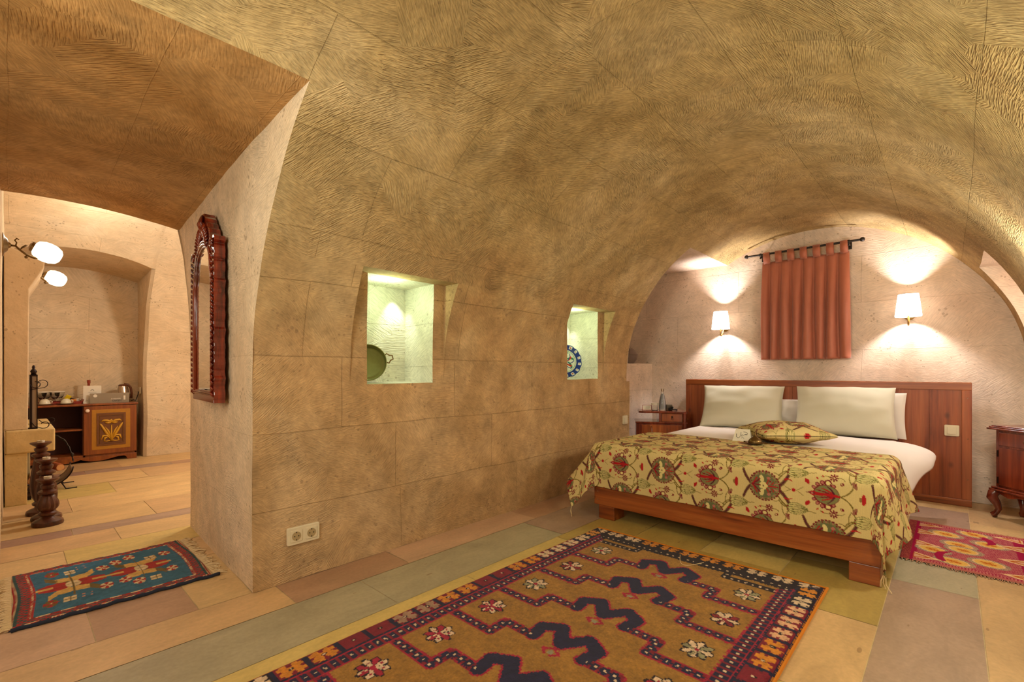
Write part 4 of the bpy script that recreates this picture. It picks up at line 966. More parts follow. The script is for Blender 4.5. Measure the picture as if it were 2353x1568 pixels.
def rrect(w, h, r, n=5):
    out = []
    for cx, cy, a0 in ((w/2-r, h/2-r, 0), (-w/2+r, h/2-r, PI/2), (-w/2+r, -h/2+r, PI), (w/2-r, -h/2+r, 3*PI/2)):
        for i in range(n+1): a_ = a0 + PI/2*i/n; out.append((cx + r*math.cos(a_), cy + r*math.sin(a_)))
    return out
so = thing('wall_socket', 'white double power socket low on the stone wall beside the pier corner', 'socket', (0.966, YL - 0.002, 0.2135))
MB().prism(rrect(0.155, 0.084, 0.008), -0.010, 0.006, 'y').build('cover_plate', M['white_plastic'], so, bevel=0.003)
for x in (-0.036, 0.036):
    f_ = MB().prism(rrect(0.055, 0.055, 0.005), -0.013, -0.009, 'y').build('socket_insert', M['white_plastic'], so, bevel=0.001); f_.location.x = x
    o = MB(); o.lathe([(0.021, 0.0), (0.021, 0.0012), (0.0, 0.0012)], n=28, M=Matrix.Translation((0, -0.0132, 0)) @ Matrix.Rotation(PI / 2, 4, 'X')); w_ = o.build('socket_well', plain('socket_shade', srgb(176, 150, 108), 0.5) if 'sk' not in M else M['sk'], f_); M['sk'] = w_.data.materials[0]
    o = MB()
    for a_, b_ in ((-.0095, 0), (.0095, 0)): o.lathe([(0.0028, 0), (0.0028, 0.0006)], n=10, M=Matrix.Translation((a_, -0.0146, b_)) @ Matrix.Rotation(PI / 2, 4, 'X'))
    o.box(-.002, .002, -.0150, -.0142, -.021, -.014); o.box(-.002, .002, -.0150, -.0142, .014, .021); o.build('contact_hole', M['dark_hole'], f_)
def switch(loc, rot, w, n_r, label):
    s_ = thing('light_switch', label, 'switch', loc); s_.rotation_euler = (0, 0, rot)
    MB().prism(rrect(w, 0.082, 0.008), -0.010, 0.004, 'y').build('cover_plate', M['white_plastic'], s_, bevel=0.003)
    ww = (0.054 - 0.002) / n_r
    for i in range(n_r):
        x = -0.027 + 0.001 + ww * i; k = MB().box(x + .0008, x + ww - .0008, -0.0155, -0.008, -0.027, 0.027).build('rocker', M['white_plastic'], s_, bevel=0.0015)
    return s_
switch((4.03, YL - 0.002, 0.532), 0, 0.082, 2, 'cream double rocker switch on the stone wall by the left nightstand')
switch((HX - 0.001, -0.004, 0.556), -PI / 2, 0.082, 1, 'cream single rocker switch set in the right end of the headboard')
# ------------------------------------------------------------------ rugs
def seg_d(X, Y, p, q):
    ax, ay = p; bx, by = q; dx, dy = bx - ax, by - ay; t = np.clip(((X - ax) * dx + (Y - ay) * dy) / (dx * dx + dy * dy + 1e-12), 0, 1)
    return np.hypot(X - ax - t * dx, Y - ay - t * dy), t * math.hypot(dx, dy)
def rug_mesh(name, x0, x1, y0, y1, st, colf, mat, parent, zf, thick=0.008):
    us, vs = rng(x0, x1, st), rng(y0, y1, st)
    o = clothgrid(name, lambda u, v: (u, v, zf(u, v)), us, vs, mat, parent, colf, thick=0)
    n, m = len(us), len(vs)
    return o
M['rug_pile'] = attr_mat('rug_pile', rough=1.0, pile=0.003, sheen=0.1, noise_amt=0.28, nsc=45)
M['rug_flat'] = attr_mat('rug_flat', rough=0.95, pile=0.0012, noise_amt=0.10, nsc=120)
rs = np.random.RandomState(5)
def knots(U, V, q=0.0055, amp=0.0035):
    i = np.floor(U / q).astype(int); j = np.floor(V / q).astype(int)
    h = np.sin(i * 12.9898 + j * 78.233) * 43758.5453; h = h - np.floor(h); h2 = np.sin(i * 39.346 + j * 11.135) * 24634.63; h2 = h2 - np.floor(h2)
    return (i + .5) * q + (h - .5) * amp, (j + .5) * q + (h2 - .5) * amp, h
KX = 0.28; STEP0 = 2.086
prof = [(0.455, 0), (0.25, 0), (0.25, 0.09), (0.112, 0.09), (0.125, 0.165), (0.062, 0.205), (0.0, 0.115)]
def big_rug_col(U, V):
    X, Y, H = knots(U, V); c = np.zeros(U.shape + (3,)); v = np.abs(Y - 1.03); sgn = np.sign(Y - 1.03)
    field = C3(160, 112, 44); c[:] = field
    mott = (np.sin(X * 31 + np.sin(Y * 17) * 2) * np.sin(Y * 9 + X * 5) + (H - .5) * 1.6)
    c *= (1 + 0.12 * np.clip(mott, -1, 1))[..., None]
    NV, BK, RED, OR, CRM, WN = C3(34, 30, 62), C3(36, 16, 24), C3(166, 24, 54), C3(214, 132, 36), C3(224, 190, 156), C3(128, 22, 40)
    far = X > 2.02
    # stepped bands
    for k in range(-1, 9):
        xb = STEP0 - KX * k; best = np.full(U.shape, 9.0); al = np.zeros(U.shape); run = 0; nav = np.zeros(U.shape, bool); best2 = np.full(U.shape, 9.0)
        if k == -1: continue
        for i, (p, q) in enumerate(zip(prof, prof[1:])):
            d, t = seg_d(v, X, (p[0], xb + p[1]), (q[0], xb + q[1]))
            w = i >= 3
            if w: d = d - 0.009 * np.clip(1.0 - 0.2 * (i == 3), 0, 1)
            up = d < best; best = np.where(up, d, best); al = np.where(up, t + run, al); nav = np.where(up, w, nav); run += math.hypot(q[0]-p[0], q[1]-p[1])
        e = best < 0.026; c[e] = RED; inn = best < 0.019
        c[inn] = NV; c[inn & ~nav & ((al % 0.036) < 0.012) & (best > .004)] = WN
        dots = inn & ~nav & (np.abs((al % 0.036) - 0.024) < 0.0042) & (best < 0.0055); c[dots] = CRM
        # small red zigzag under the centre
        z1, _ = seg_d(v, X, (0.0, xb + 0.075), (0.035, xb + 0.055)); z2, _ = seg_d(v, X, (0.035, xb + 0.055), (0.012, xb + 0.035)); zz = np.minimum(z1, z2) < .006; c[zz] = RED
        c[(v < .012) & (np.abs(X - xb - .05) < .010)] = C3(150, 140, 110)
        # rosettes
        rx, ry = X - (xb + 0.138), v - 0.372; r = np.hypot(rx * .95, ry); a = np.arctan2(ry, rx)
        pet = 0.047 + 0.007 * np.cos(8 * a); m_ = r < pet + .006; c[m_] = BK
        near = k >= 3
        kk = ((a / (2 * PI) * 8 + .5).astype(int)) % 2; m2 = r < pet - .001; c[m2 & (kk == 0)] = CRM
        c[m2 & (kk == 1)] = (RED if near else (C3(140, 30, 40) if k == 1 else C3(150, 140, 104)))
        gap = m2 & (np.abs(np.sin(a * 4)) > .93) & (r > .012); c[gap] = BK; c[m2 & (r < .010)] = RED
        c[m2 & near & (r > .026) & (r < .036) & (np.abs(np.cos(a * 4)) > .85) & (kk == 0)] = RED
    # corner boxes at the far end
    for p, q in (((0.455, 2.345), (0.235, 2.345)), ((0.235, 2.345), (0.235, 2.43))):
        d, t = seg_d(v, X, p, q); c[d < .019] = BK; c[(d < .006) & ((t % .03) < .008)] = CRM
    # guard band with dots
    def band(dist, al, lo, hi, dark):
        e = (dist > lo) & (dist < hi); c[e] = RED; e2 = (dist > lo + .007) & (dist < hi - .007); c[e2] = NV; 
        mid = (lo + hi) / 2; c[e2 & ((al % .033) < .012) & ~dark] = WN; c[e2 & dark] = BK; c[e & dark & ~e2] = BK
        c[(np.abs(dist - mid) < .005) & (np.abs((al % .033) - .022) < .0045)] = CRM
    dark = X > 2.30
    E_ = 2.55 - X
    side = v > 0.455
    inner = np.minimum(0.615 - v, E_)        # distance from the rug's edge
    alx = np.where(0.615 - v < E_, X, v)
    band(inner, alx, 0.100, 0.160, dark & (E_ < 0.615 - v + .02))
    # main border of squares
    mb_ = inner < 0.100; c[mb_] = NV * .8; c[mb_ & (E_ < .615 - v)] = BK
    sq = 0.112; ids = np.where(0.615 - v < E_, np.floor((X - 0.02) / sq), np.floor((v + sq / 2) / sq) + 40).astype(int)
    lx = np.where(0.615 - v < E_, ((X - 0.02) / sq) % 1 - .5, ((v + sq / 2) / sq) % 1 - .5) * sq; ly = inner - 0.052
    end = (E_ <= 0.615 - v)
    body = mb_ & (np.abs(lx) < .047) & (np.abs(ly) < .038) & (inner > .010)
    sh = (np.abs(lx) < .044) & (np.abs(ly) < .034) & ~((np.abs(lx) < .010 + .0) & (np.abs(ly) > .022)) & ~((np.abs(ly) < .006) & (np.abs(lx) > .030)) & (np.abs(np.abs(lx) - np.abs(ly)) > -.1)
    notch = ((np.abs(lx) > .030) & (np.abs(ly) > .024)) | ((np.abs(lx) < .006) & (np.abs(ly) > .012)); 
    pal = [OR, OR, WN, WN, OR * .98, C3(186, 150, 120), WN, RED * .9, OR, OR, CRM, CRM]
    pe = [CRM, OR, OR, OR, CRM, CRM, CRM]
    for idv in np.unique(ids[mb_]):
        kk = int(idv); isend = kk >= 40
        s_ = mb_ & (ids == kk)
        if isend: col_ = [OR, OR, OR, CRM, CRM, CRM][(kk - 40) % 6]; bgc = BK
        else:
            seq = {22: BK, 21: C3(214, 140, 60), 20: CRM, 19: CRM, 18: CRM, 17: CRM, 16: OR, 15: OR, 14: WN, 13: WN, 12: OR, 11: OR, 10: C3(170, 130, 104), 9: C3(170, 130, 104), 8: WN, 7: WN, 6: OR, 5: OR, 4: CRM, 3: CRM, 2: WN}
            seqR = {22: C3(120, 90, 80), 21: OR, 20: CRM, 19: C3(226, 170, 130), 18: C3(226, 170, 130), 17: C3(226, 170, 130), 16: OR, 15: OR, 14: WN, 13: WN}
            col_ = seq.get(kk, OR); bgc = WN if 4 < kk < 20 else BK
        if not isend: c[s_ & body] = bgc
        c[s_ & body & sh & ~notch] = col_
        if not isend and kk in (22, 21, 20, 19, 18, 17):
            R_ = s_ & body & sh & ~notch & (sgn < 0); c[R_] = seqR[kk]
        c[s_ & (np.hypot(lx, ly) < .009)] = BK; c[s_ & (np.hypot(lx, ly) < .004)] = CRM
    c[inner < 0.006] = C3(200, 116, 26)
    return c * (1 + .10 * (H - .5))[..., None]
br_ = thing('rug', 'large brown wool rug with stepped red and navy bands and cream rosettes before the bed', 'rug', (0, 0, 0))
def zr(u, v):
    e = min(v - 0.415, 1.645 - v, 2.55 - u)
    return 0.011 * min(1, max(0.12, e / 0.02)) + 0.0015 * noise.noise(Vector((u * 5, v * 5, 0)))
def rug_xy(u, v):
    # the long left side bows out a little
    return (u, v + 0.012 * math.sin(max(0, min(1, (u - .3) / 2.2)) * PI) * max(0, (v - 1.2) / .4), zr(u, v))
clothgrid('pile_field', rug_xy, rng(0.10, 2.55, 0.0036), rng(0.415, 1.645, 0.0036), M['rug_pile'], br_, big_rug_col, thick=0)
o = MB(); random.seed(3)
for i in range(150):
    y = 0.42 + 1.22 * i / 150; l = random.uniform(.010, .024); o.tube([(2.548, y, .006), (2.548 + l * .6, y + random.uniform(-.005, .005), .004), (2.548 + l, y + random.uniform(-.01, .01), .002)], .0016, 4)
o.tube([(2.551, 0.415 + i * .02, .006) for i in range(62)], .004, 6)
tag(o.build('fringe', M['orange_wool'], br_), None, None, kind='stuff')
o = MB(); o.tube([(0.1 + i * .05, 0.412, .007) for i in range(50)], .006, 6); o.build('selvedge', M['orange_wool'], br_)
o = MB(); o.tube([(2.44 - .1 * math.sin(i * .3), .93 + .012 * i, .013) for i in range(12)], .0014, 5); o.build('loose_thread', M['fringe'], br_)

def blue_rug_col(U, V):
    X, Y, H = knots(U, V, .0045, .002); c = np.zeros(U.shape + (3,)); c[:] = C3(54, 104, 128); c *= (1 + .16 * (np.sin(X * 40 + Y * 30) * np.sin(Y * 60) * .5 + (H - .5)))[..., None]
    RD_, CM, YL_, OLV, DK, GRN = C3(172, 36, 30), C3(226, 198, 150), C3(216, 168, 88), C3(118, 92, 40), C3(30, 44, 62), C3(50, 84, 80)
    x0, x1, y0, y1 = 0.0, 0.68, 2.625, 3.322
    dx = np.minimum(X - x0, x1 - X); dy = np.minimum(Y - y0, y1 - Y)
    # medallions
    for cx in (0.192, 0.44):
        u, v = X - cx, Y - 2.985; au, av = np.abs(u), np.abs(v)
        # star: red lozenge arms along x, gold arms diagonal and vertical
        gold = ((np.abs(av - au * 1.5) < .030) & (au > .012) & (av < .155) & (au < .085)); c[gold & (au < .1)] = np.where((u * v > 0)[gold][:, None], YL_, OLV)
        g2 = (au < .050) & (av > .03) & (av < .11) & (np.abs(av - .07 - au * .3) < .030); c[g2] = YL_
        redm = (au < .115) & (av < .050) & (au > .02) & (av < .062 - np.abs(au - .06) * .6); c[redm] = RD_
        c[(av < .012) & (au > .065) & (au < .125)] = YL_
        pet = (np.hypot(u * 1.1, v * .75) < .030); c[pet] = CM
        c[(au < .0022) & (av < .15)] = OLV; c[(av < .003) & (au < .04)] = OLV
    # little flowers
    for fx, fy, t_ in ((.138, 3.179, 1), (.118, 2.791, 1), (.432, 3.193, 0), (.569, 3.128, 0), (.55, 2.865, 0), (.417, 2.808, 0), (.30, 2.854, 0), (.313, 3.119, 0), (.372, 3.16, 0), (.369, 2.868, 0)):
        u, v = (X - fx) * 1.0, (Y - fy) * .60; r = np.hypot(u, v); a = np.arctan2(v, u); m_ = r < .024; k = (np.cos(a * 4) > 0); c[m_ & k] = RD_; c[m_ & ~k] = (OLV if t_ else CM); c[r < .004] = CM
    for fx, fy in ((.201, 3.16), (.177, 2.794), (.501, 3.109), (.48, 2.80)):
        u, v = np.abs(X - fx), np.abs(Y - fy) * .6; c[(u < .020) & (v < .016)] = CM; c[(u < .003) & (v < .016)] = OLV; c[(v < .003) & (u < .02)] = OLV
    for fx, fy in ((.245, 3.20), (.235, 2.80)):
        for s1 in (-1, 1):
            for s2 in (-1, 1): c[(np.abs(X - fx - s1 * .014) < .004) & (np.abs((Y - fy) * .6 - s2 * .009) < .004)] = C3(190, 130, 110)
    # borders
    def bd(d, al, w):
        pass
    bx = dx < .066; by = dy < .062; bb = bx | by; c[bb] = RD_
    zx = np.where(dx < dy, Y, X); dd = np.minimum(dx, dy)
    tri = bb & ((np.abs((zx % .028) - .014) < .007) & (((dd > .020) & (dd < .030)) | ((dd > .040) & (dd < .048)))); c[tri] = GRN
    tr2 = bb & ((np.abs(((zx + .014) % .028) - .014) < .005) & (dd > .030) & (dd < .040)); c[tr2] = GRN
    dash = (zx % .014) < .008
    e1 = ((dx > .056) & (dx < .062) & (dy > .055)); c[e1] = RD_ * .8; c[e1 & dash] = CM
    e2 = (dx < .014) & (dx > .006); c[e2 & (dx < dy + .02)] = C3(140, 30, 24); c[e2 & dash & (dx < dy + .02)] = CM
    e3 = (dx > .014) & (dx < .022); c[e3 & (dy > .02)] = GRN * .8
    ld = (X % .075) < .042; e4 = (dy > .054) & (dy < .061) & (dx > .06); c[e4] = RD_ * .7; c[e4 & ld] = CM
    e5 = (dy > .010) & (dy < .018); c[e5 & (dx > .02)] = GRN * .6; c[e5 & (dx > .02) & (((X + .03) % .075) < .040)] = CM
    c[(dy < .008)] = DK
    return c
bl = thing('rug', 'small blue rug with two star medallions and a red border on the passage floor', 'rug', (0, 0, 0))
clothgrid('pile_field', lambda u, v: (u + .008 * math.sin(v * 9), v + .006 * math.sin(u * 11), .009 * min(1, max(.2, min(u, .68 - u, v - 2.625, 3.322 - v) / .012)) + .001 * noise.noise(Vector((u * 8, v * 8, 0)))), rng(0.0, 0.68, 0.0035), rng(2.625, 3.322, 0.0035), M['rug_pile'], bl, blue_rug_col, thick=0)
random.seed(8)
for nm, xa, sg_x in (('fringe', 0.683, 1), ('fringe', -0.002, -1)):
    o = MB()
    for i in range(64):
        y = 2.635 + .68 * i / 64; l = random.uniform(.03, .06); w = random.uniform(-.02, .02)
        o.tube([(xa - .004 * sg_x, y, .006), (xa + l * .4 * sg_x, y + w * .3, .009), (xa + l * .75 * sg_x, y + w, .005), (xa + l * sg_x, y + w + random.uniform(-.02, .02), .003)], .0026, 5)
    tag(o.build(nm, M['fringe'], bl), kind='stuff')
    o = MB(); o.surf(lambda u, v: (xa + u * sg_x, v, .004 + .002 * math.sin(v * 90)), [0, .006, .014], rng(2.63, 3.318, .01)); k = o.build('woven_end', M['fringe'], bl, smooth=True, recalc=False)
o = MB(); o.tube([(0.0 + i * .02, 2.618 + .004 * math.sin(i * .9), .007 + .002 * math.sin(i * 1.7)) for i in range(36)], .008, 8); o.build('rolled_edge', M['navy_wool'], bl, smooth=True)

def kilim_col(U, V):
    X, Y, H = knots(U, V, .0040, .002); c = np.zeros(U.shape + (3,)); RS, PKK, CM, GD, OG, GY_ = C3(158, 14, 62), C3(196, 116, 110), C3(226, 184, 136), C3(222, 172, 84), C3(196, 98, 22), C3(120, 104, 96)
    c[:] = RS
    y0, y1, x0, x1 = -0.52, 0.20, 3.235, 4.105
    sx = (X - x0) / (x1 - x0); sy = (Y - y0) / (y1 - y0)
    # two hexagonal panels of hatched lines holding six ovals each
    ovals = [(3.889, .025), (4.0, -.10), (3.70, -.03), (3.82, -.16), (3.505, .077), (3.607, -.049), (3.36, -.01), (3.45, -.14)]
    band = np.abs(((X * 1.0 + Y * 0.9) % .36) - .18)
    hatch = (((X * .6 - Y) % .014) < .0065)
    hz = (np.abs((X - 3.67) - (.0)) < .40) & (np.abs(Y + .06) < .20)
    c[hz & hatch] = PKK; c[hz & ~hatch & (H > .5)] = RS * .8
    for (ox_, oy_) in ovals:
        ca, sa = math.cos(.35), math.sin(.35); u = (X - ox_) * ca - (Y - oy_) * sa; v = (X - ox_) * sa + (Y - oy_) * ca
        r = np.hypot(u / .052, v / .062); c[r < 1.35] = GY_; c[(r < 1.35) & hatch] = CM * .8; c[r < 1.0] = CM; c[r < .88] = GD
        k = (np.abs(u) + np.abs(v) < .034) & ((np.floor(u / .008) + np.floor(v / .010)) % 2 == 0); c[k] = OG; c[(np.abs(u) < .007) & (np.abs(v) < .03)] = OG
    zig = np.abs(((Y + .06) - .11 * np.sin((X - 3.2) * 7.2))) < .018; c[zig & (np.abs(((X + Y) % .3) - .15) < .09)] = RS
    # triangles along both ends
    for yy, sgy in ((.145, 1), (-.285, -1)):
        for xx in (3.33, 3.58, 3.84, 4.03):
            u = np.abs(X - xx); v = (yy - Y) * sgy; t_ = (v > -.02) & (v < .11) & (u < .065 * (1 - (v + .02) / .13)); c[t_] = CM; t2 = (v > -.012) & (v < .075) & (u < .045 * (1 - (v + .012) / .087)); c[t2] = OG * .9; t3 = (v > -.004) & (v < .045) & (u < .028 * (1 - (v + .004) / .05)); c[t3] = C3(214, 160, 130)
    d = np.minimum(X - x0, x1 - X); c[d < .055] = RS; c[(d < .055) & (((Y * 1.0) % .006) < .003)] = PKK; c[d < .028] = C3(176, 96, 84)
    e = (Y > .165) ; c[e] = C3(170, 80, 66); c[e & ((X % .012) < .006)] = C3(110, 20, 40); c[(Y > .15) & (Y <= .165)] = RS
    c[(Y < -.31) & (Y > -.335)] = RS; c[Y < -.335] = C3(170, 120, 100); c[(Y < -.335) & ((X % .016) < .007)] = RS
    return c
kl = thing('rug', 'magenta and gold flatwoven kilim rug lying right of the bed', 'rug', (0, 0, 0))
clothgrid('woven_field', lambda u, v: (u + .012 * math.sin(v * 8), v, .006 + .003 * max(0, math.sin(v * 19 + u * 3)) * .5), rng(3.235, 4.105, 0.004), rng(-0.39, 0.20, 0.004), M['rug_flat'], kl, kilim_col, thick=0)
for xa, s_ in ((3.237, -1), (4.103, 1)):
    o = MB()
    for i in range(90):
        y = -.38 + .58 * i / 90; l = random.uniform(.008, .03); o.tube([(xa + .012 * math.sin(y * 8), y, .006), (xa + .012 * math.sin(y * 8) + l * s_, y + random.uniform(-.012, .012), .003)], .0016, 4)
    tag(o.build('fringe', M['fringe_pink'], kl), kind='stuff')

# ------------------------------------------------------------------ carved mirror on the pier
mi = thing('wall_mirror', 'tall narrow mirror in a carved glossy red-brown wooden frame on the pier side', 'mirror', (cheekx(2.93) - 0.003, 2.93, 0.84), math.atan2(1.285, 0.048) + PI / 2 )
# local: x across (towards the camera end), y into the wall, z up  -> front faces -y
mi.rotation_euler = (0, 0, -PI / 2 - 0.066); mi.location.x -= 0.007
def outline(k=1.0, sc=True):
    pts = []
    rt = []
    for i in range(60):
        z = 0.0 + 0.80 * i / 59; w = 0.262 + (0.017 * abs(math.sin(i * .53)) if sc else 0) + (0.012 if sc and i % 9 == 0 else 0); rt.append((w, z))
    rt += [(0.285, 0.812), (0.275, 0.835), (0.245, 0.842), (0.215, 0.830), (0.200, 0.845), (0.175, 0.868), (0.165, 0.892), (0.135, 0.905), (0.120, 0.930), (0.095, 0.938), (0.083, 0.962), (0.055, 0.978), (0.040, 0.996), (0.0, 1.003)]
    return rt + [(-x, z) for x, z in rt[::-1][1:]]
def hole():
    rt = [(0.215, 0.055), (0.215, 0.62), (0.200, 0.65), (0.182, 0.675), (0.180, 0.71), (0.165, 0.75), (0.135, 0.785), (0.090, 0.808), (0.040, 0.820), (0.0, 0.823)]
    return rt + [(-x, z) for x, z in rt[::-1][1:]]
def ring_prism(outer, inner, y0, y1, name, mat, parent, bevel=0):
    bm = bmesh.new()
    def loop(pts): 
        vs = [bm.verts.new((p[0], y0, p[1])) for p in pts]; return [bm.edges.new((vs[i], vs[(i + 1) % len(vs)])) for i in range(len(vs))]
    es = loop(outer) + loop(inner); bmesh.ops.triangle_fill(bm, use_beauty=True, edges=es)
    r_ = bmesh.ops.extrude_face_region(bm, geom=list(bm.faces)); bmesh.ops.translate(bm, verts=[e for e in r_['geom'] if isinstance(e, bmesh.types.BMVert)], vec=(0, y1 - y0, 0))
    bmesh.ops.recalc_face_normals(bm, faces=bm.faces); me = bpy.data.meshes.new(name); bm.to_mesh(me); bm.free(); return link(name, me, mat, parent, False, bevel)
ring_prism(outline(), hole(), -0.052, -0.002, 'frame', M['mirror_wood'], mi, bevel=0.004)
MB().prism([(x * 1.03, z if z < .1 else z + .004) for x, z in hole()], -0.046, -0.040, 'y').build('mirror_glass', M['mirror_glass'], mi)
hh = hole()
for k, (off, r_, yy) in enumerate(((0.000, 0.006, -0.048), (0.013, 0.008, -0.052), (0.028, 0.006, -0.054))):
    pts = []
    for i, (x, z) in enumerate(hh):
        px2, pz2 = hh[i - 1], hh[(i + 1) % len(hh)]; tx, tz = pz2[0] - px2[0], pz2[1] - px2[1]; l = math.hypot(tx, tz); pts.append((x + tz / l * off, yy, z - tx / l * off))
    MB().tube(pts, r_, 8, closed=True).build('moulding', M['mirror_wood'], mi, smooth=True)
random.seed(2)
for s_ in (-1, 1):
    cv = MB()
    for i in range(26):                       # leaf carving down both sides
        z = 0.03 + i * 0.030; x = s_ * 0.252
        cv.tube([(x, -.050, z), (x + s_ * .012, -.060, z + .012), (x + s_ * .004, -.062, z + .024), (x - s_ * .008, -.056, z + .018)], [.004, .006, .005, .003], 6)
    for i in range(9):                        # feathered crest
        a0 = PI / 2 + s_ * (0.12 + i * .125); r0, r1 = .150, .150 + .055 - .003 * i
        cx, cz = 0, .745
        cv.tube([(math.cos(a0) * r0 * .9, -.055, cz + math.sin(a0) * r0 * .85), (math.cos(a0) * (r0 + r1) / 2 * .95, -.064, cz + math.sin(a0) * (r0 + r1) / 2 * .95), (math.cos(a0 + .08 * s_) * r1 * .9, -.056, cz + math.sin(a0) * r1 * 1.0)], [.005, .008, .004], 6)
    MB().tube([(s_ * (.235 + .030 * math.cos(i * .45) * (1 - i * .05)), -.058, .800 + .030 * math.sin(i * .45) * (1 - i * .05)) for i in range(16)], .006, 6).build('volute', M['mirror_wood'], mi, smooth=True)
    cv.build('carving', M['mirror_wood'], mi, smooth=True)
cv = MB()
for k in range(5): cv.tube([((k - 2) * .012, -.055, .91), ((k - 2) * .017, -.066, .95), ((k - 2) * .010, -.056, .990)], [.005, .008, .004], 6)
cv.sphere((0, -.058, .925), .016, 12)
cv.build('crest_carving', M['mirror_wood'], mi, smooth=True)

# ------------------------------------------------------------------ fireplace, sconces
fp = thing('fireplace', 'pale stone fireplace with a projecting mantel and hood on the left room wall', 'fireplace', (0, 0, 0))
def stonebox(nm, args, bev=0.012, mat='stone_smooth', parent=fp):
    return MB().box(*args).build(nm, M[mat], parent, bevel=bev, seg=3)
hood = [(-0.035, 0.56), (0.088, 0.56), (0.095, 1.62), (0.175, 1.79), (0.178, 1.84), (-0.035, 1.93)]
MB().prism(hood, 5.06, 6.10, 'y').build('hood', M['stone_left'], fp, bevel=0.006)
stonebox('mantel', (-0.03, 0.235, 5.05, 5.50, 0.385, 0.56)); stonebox('mantel', (-0.03, 0.235, 5.72, 6.12, 0.385, 0.56))
stonebox('pillar', (-0.03, 0.085, 5.06, 5.16, 0, 0.385), 0.004); stonebox('pillar', (-0.03, 0.115, 5.80, 5.95, 0, 0.385), 0.004)
MB().box(-0.032, 0.06, 5.2, 5.78, 0.0, 0.50).build('firebox', M['firebox_black'], fp); MB().box(-0.03, 0.11, 5.22, 5.40, 0.0, 0.03).build('fire_grate', M['iron_dark'], fp)
mg, t, p, N, L = nt('globe_glass'); p.inputs['Base Color'].default_value = (1, .97, .9, 1); p.inputs['Emission Color'].default_value = (1, .88, .66, 1); p.inputs['Emission Strength'].default_value = 3.2; p.inputs['Roughness'].default_value = 0.3
for (gx, gy, gz), wx, lab in ((SCONCES[0], -0.035, 'antique brass scroll sconce with a white glass globe, nearer of the two on the left'), (SCONCES[1], 0.098, 'antique brass scroll sconce with a white glass globe, farther one beyond the fireplace hood')):
    sc = thing('wall_sconce', lab, 'wall lamp', (wx, gy - 0.03, gz + 0.01), group='globe sconces in the left room')
    o = MB(); o.lathe([(0.072, 0.0), (0.066, 0.006), (0.050, 0.010), (0.036, 0.022), (0.020, 0.026), (0.012, 0.036), (0, 0.038)], n=32, M=Matrix.Rotation(PI / 2, 4, 'Y')); o.build('wall_plate', M['old_brass'], sc, smooth=30)
    dx, dz = gx - wx, -0.01
    o = MB(); o.tube([(0.03, 0, 0), (0.055, 0, 0.0), (0.075, .004, -0.022), (0.105, .01, -0.046), (dx - .055, .02, -0.055), (dx - .035, .024, -0.048)], [.007, .006, .006, .007, .008, .010], 8)
    o.tube([(0.055, 0, 0), (0.060, 0, 0.020), (0.052, 0, 0.034), (0.060, 0, 0.046), (0.070, 0, 0.040)], .004, 6)
    for i in range(5): o.tube([(0.075, .002, -0.018), (0.082 + i * .004, .002 + .002 * i, 0.0 + .004 * i), (0.092 + i * .003, .002, .004 * (i - 1))], .0026, 5)
    o.sphere((0.10, .01, -0.058), .009, 8); o.build('scroll_arm', M['old_brass'], sc, smooth=True)
    Mg = Matrix.Translation((dx, 0.03, dz)) @ Matrix.Rotation(math.radians(112), 4, 'Y')
    pr = [(0.026, -0.062), (0.046, -0.052), (0.060, -0.026), (0.063, 0.0), (0.060, 0.030), (0.046, 0.058), (0.026, 0.070), (0.0, 0.072)]
    o = MB(); o.lathe(pr, n=36, M=Mg, flute=lambda k, a: .012 * abs(math.sin(a * 12))); gg = o.build('glass_globe', mg, sc, smooth=True); gg.visible_shadow = True
    o = MB(); o.lathe([(0.016, -0.082), (0.030, -0.074), (0.031, -0.060), (0.0, -0.060)], n=24, M=Mg); o.build('gallery', M['old_brass'], sc, smooth=40)

# ------------------------------------------------------------------ candlesticks with tealights
def candlestick(loc, h, label, tl):
    c = thing('candlestick', label, 'candlestick', loc, group='turned candlesticks on the left room floor')
    r = [(0.076, 0.0), (0.078, 0.012), (0.074, 0.026), (0.060, 0.036), (0.036, 0.046), (0.030, 0.055), (0.044, 0.066), (0.046, 0.078), (0.032, 0.090)]
    k = h - 0.20; body = []
    for i in range(10):
        t = i / 9; body.append((0.034 + 0.022 * math.sin(PI * (t ** 0.72)), 0.090 + t * (k)))
    r += body[1:] + [(0.026, h - 0.105), (0.046, h - 0.095), (0.048, h - 0.082), (0.026, h - 0.070), (0.034, h - 0.055), (0.036, h - 0.042), (0.024, h - 0.032), (0.040, h - 0.020), (0.055, h - 0.008), (0.056, h), (0.050, h + 0.002), (0.0, h - 0.004)]
    o = MB(); nb_ = len([1 for x in r if x[1] < 0.0901]); o.lathe(r, n=48, flute=lambda kk, a: (0.10 * (0.5 - 0.5 * math.cos(a * 12)) if nb_ <= kk < nb_ + 9 else 0))
    o.build('turned_stem', M['turned_wood'], c, smooth=35)
    e = thing('tealight_candle', tl, 'candle', (loc[0], loc[1], h + 0.002), group='tealights on the candlesticks')
    o = MB(); o.lathe([(0.019, -0.004), (0.0195, 0.012), (0.018, 0.012), (0.018, 0.010), (0, 0.010)], n=24); o.build('tin_cup', M['paper'], e, smooth=40)
    MB().tube([(0, 0, .010), (0.001, 0, .016)], .0012, 5).build('wick', M['ink'], e)
candlestick((0.165, 4.30, 0), 0.300, 'shortest dark turned wooden candlestick, nearest of the three on the floor', 'white tealight on the shortest candlestick')
candlestick((0.165, 4.46, 0), 0.405, 'middle-height dark turned wooden candlestick between the other two', 'white tealight on the middle candlestick')
candlestick((0.145, 4.66, 0), 0.500, 'tallest dark turned wooden candlestick, farthest of the three', 'white tealight on the tallest candlestick')

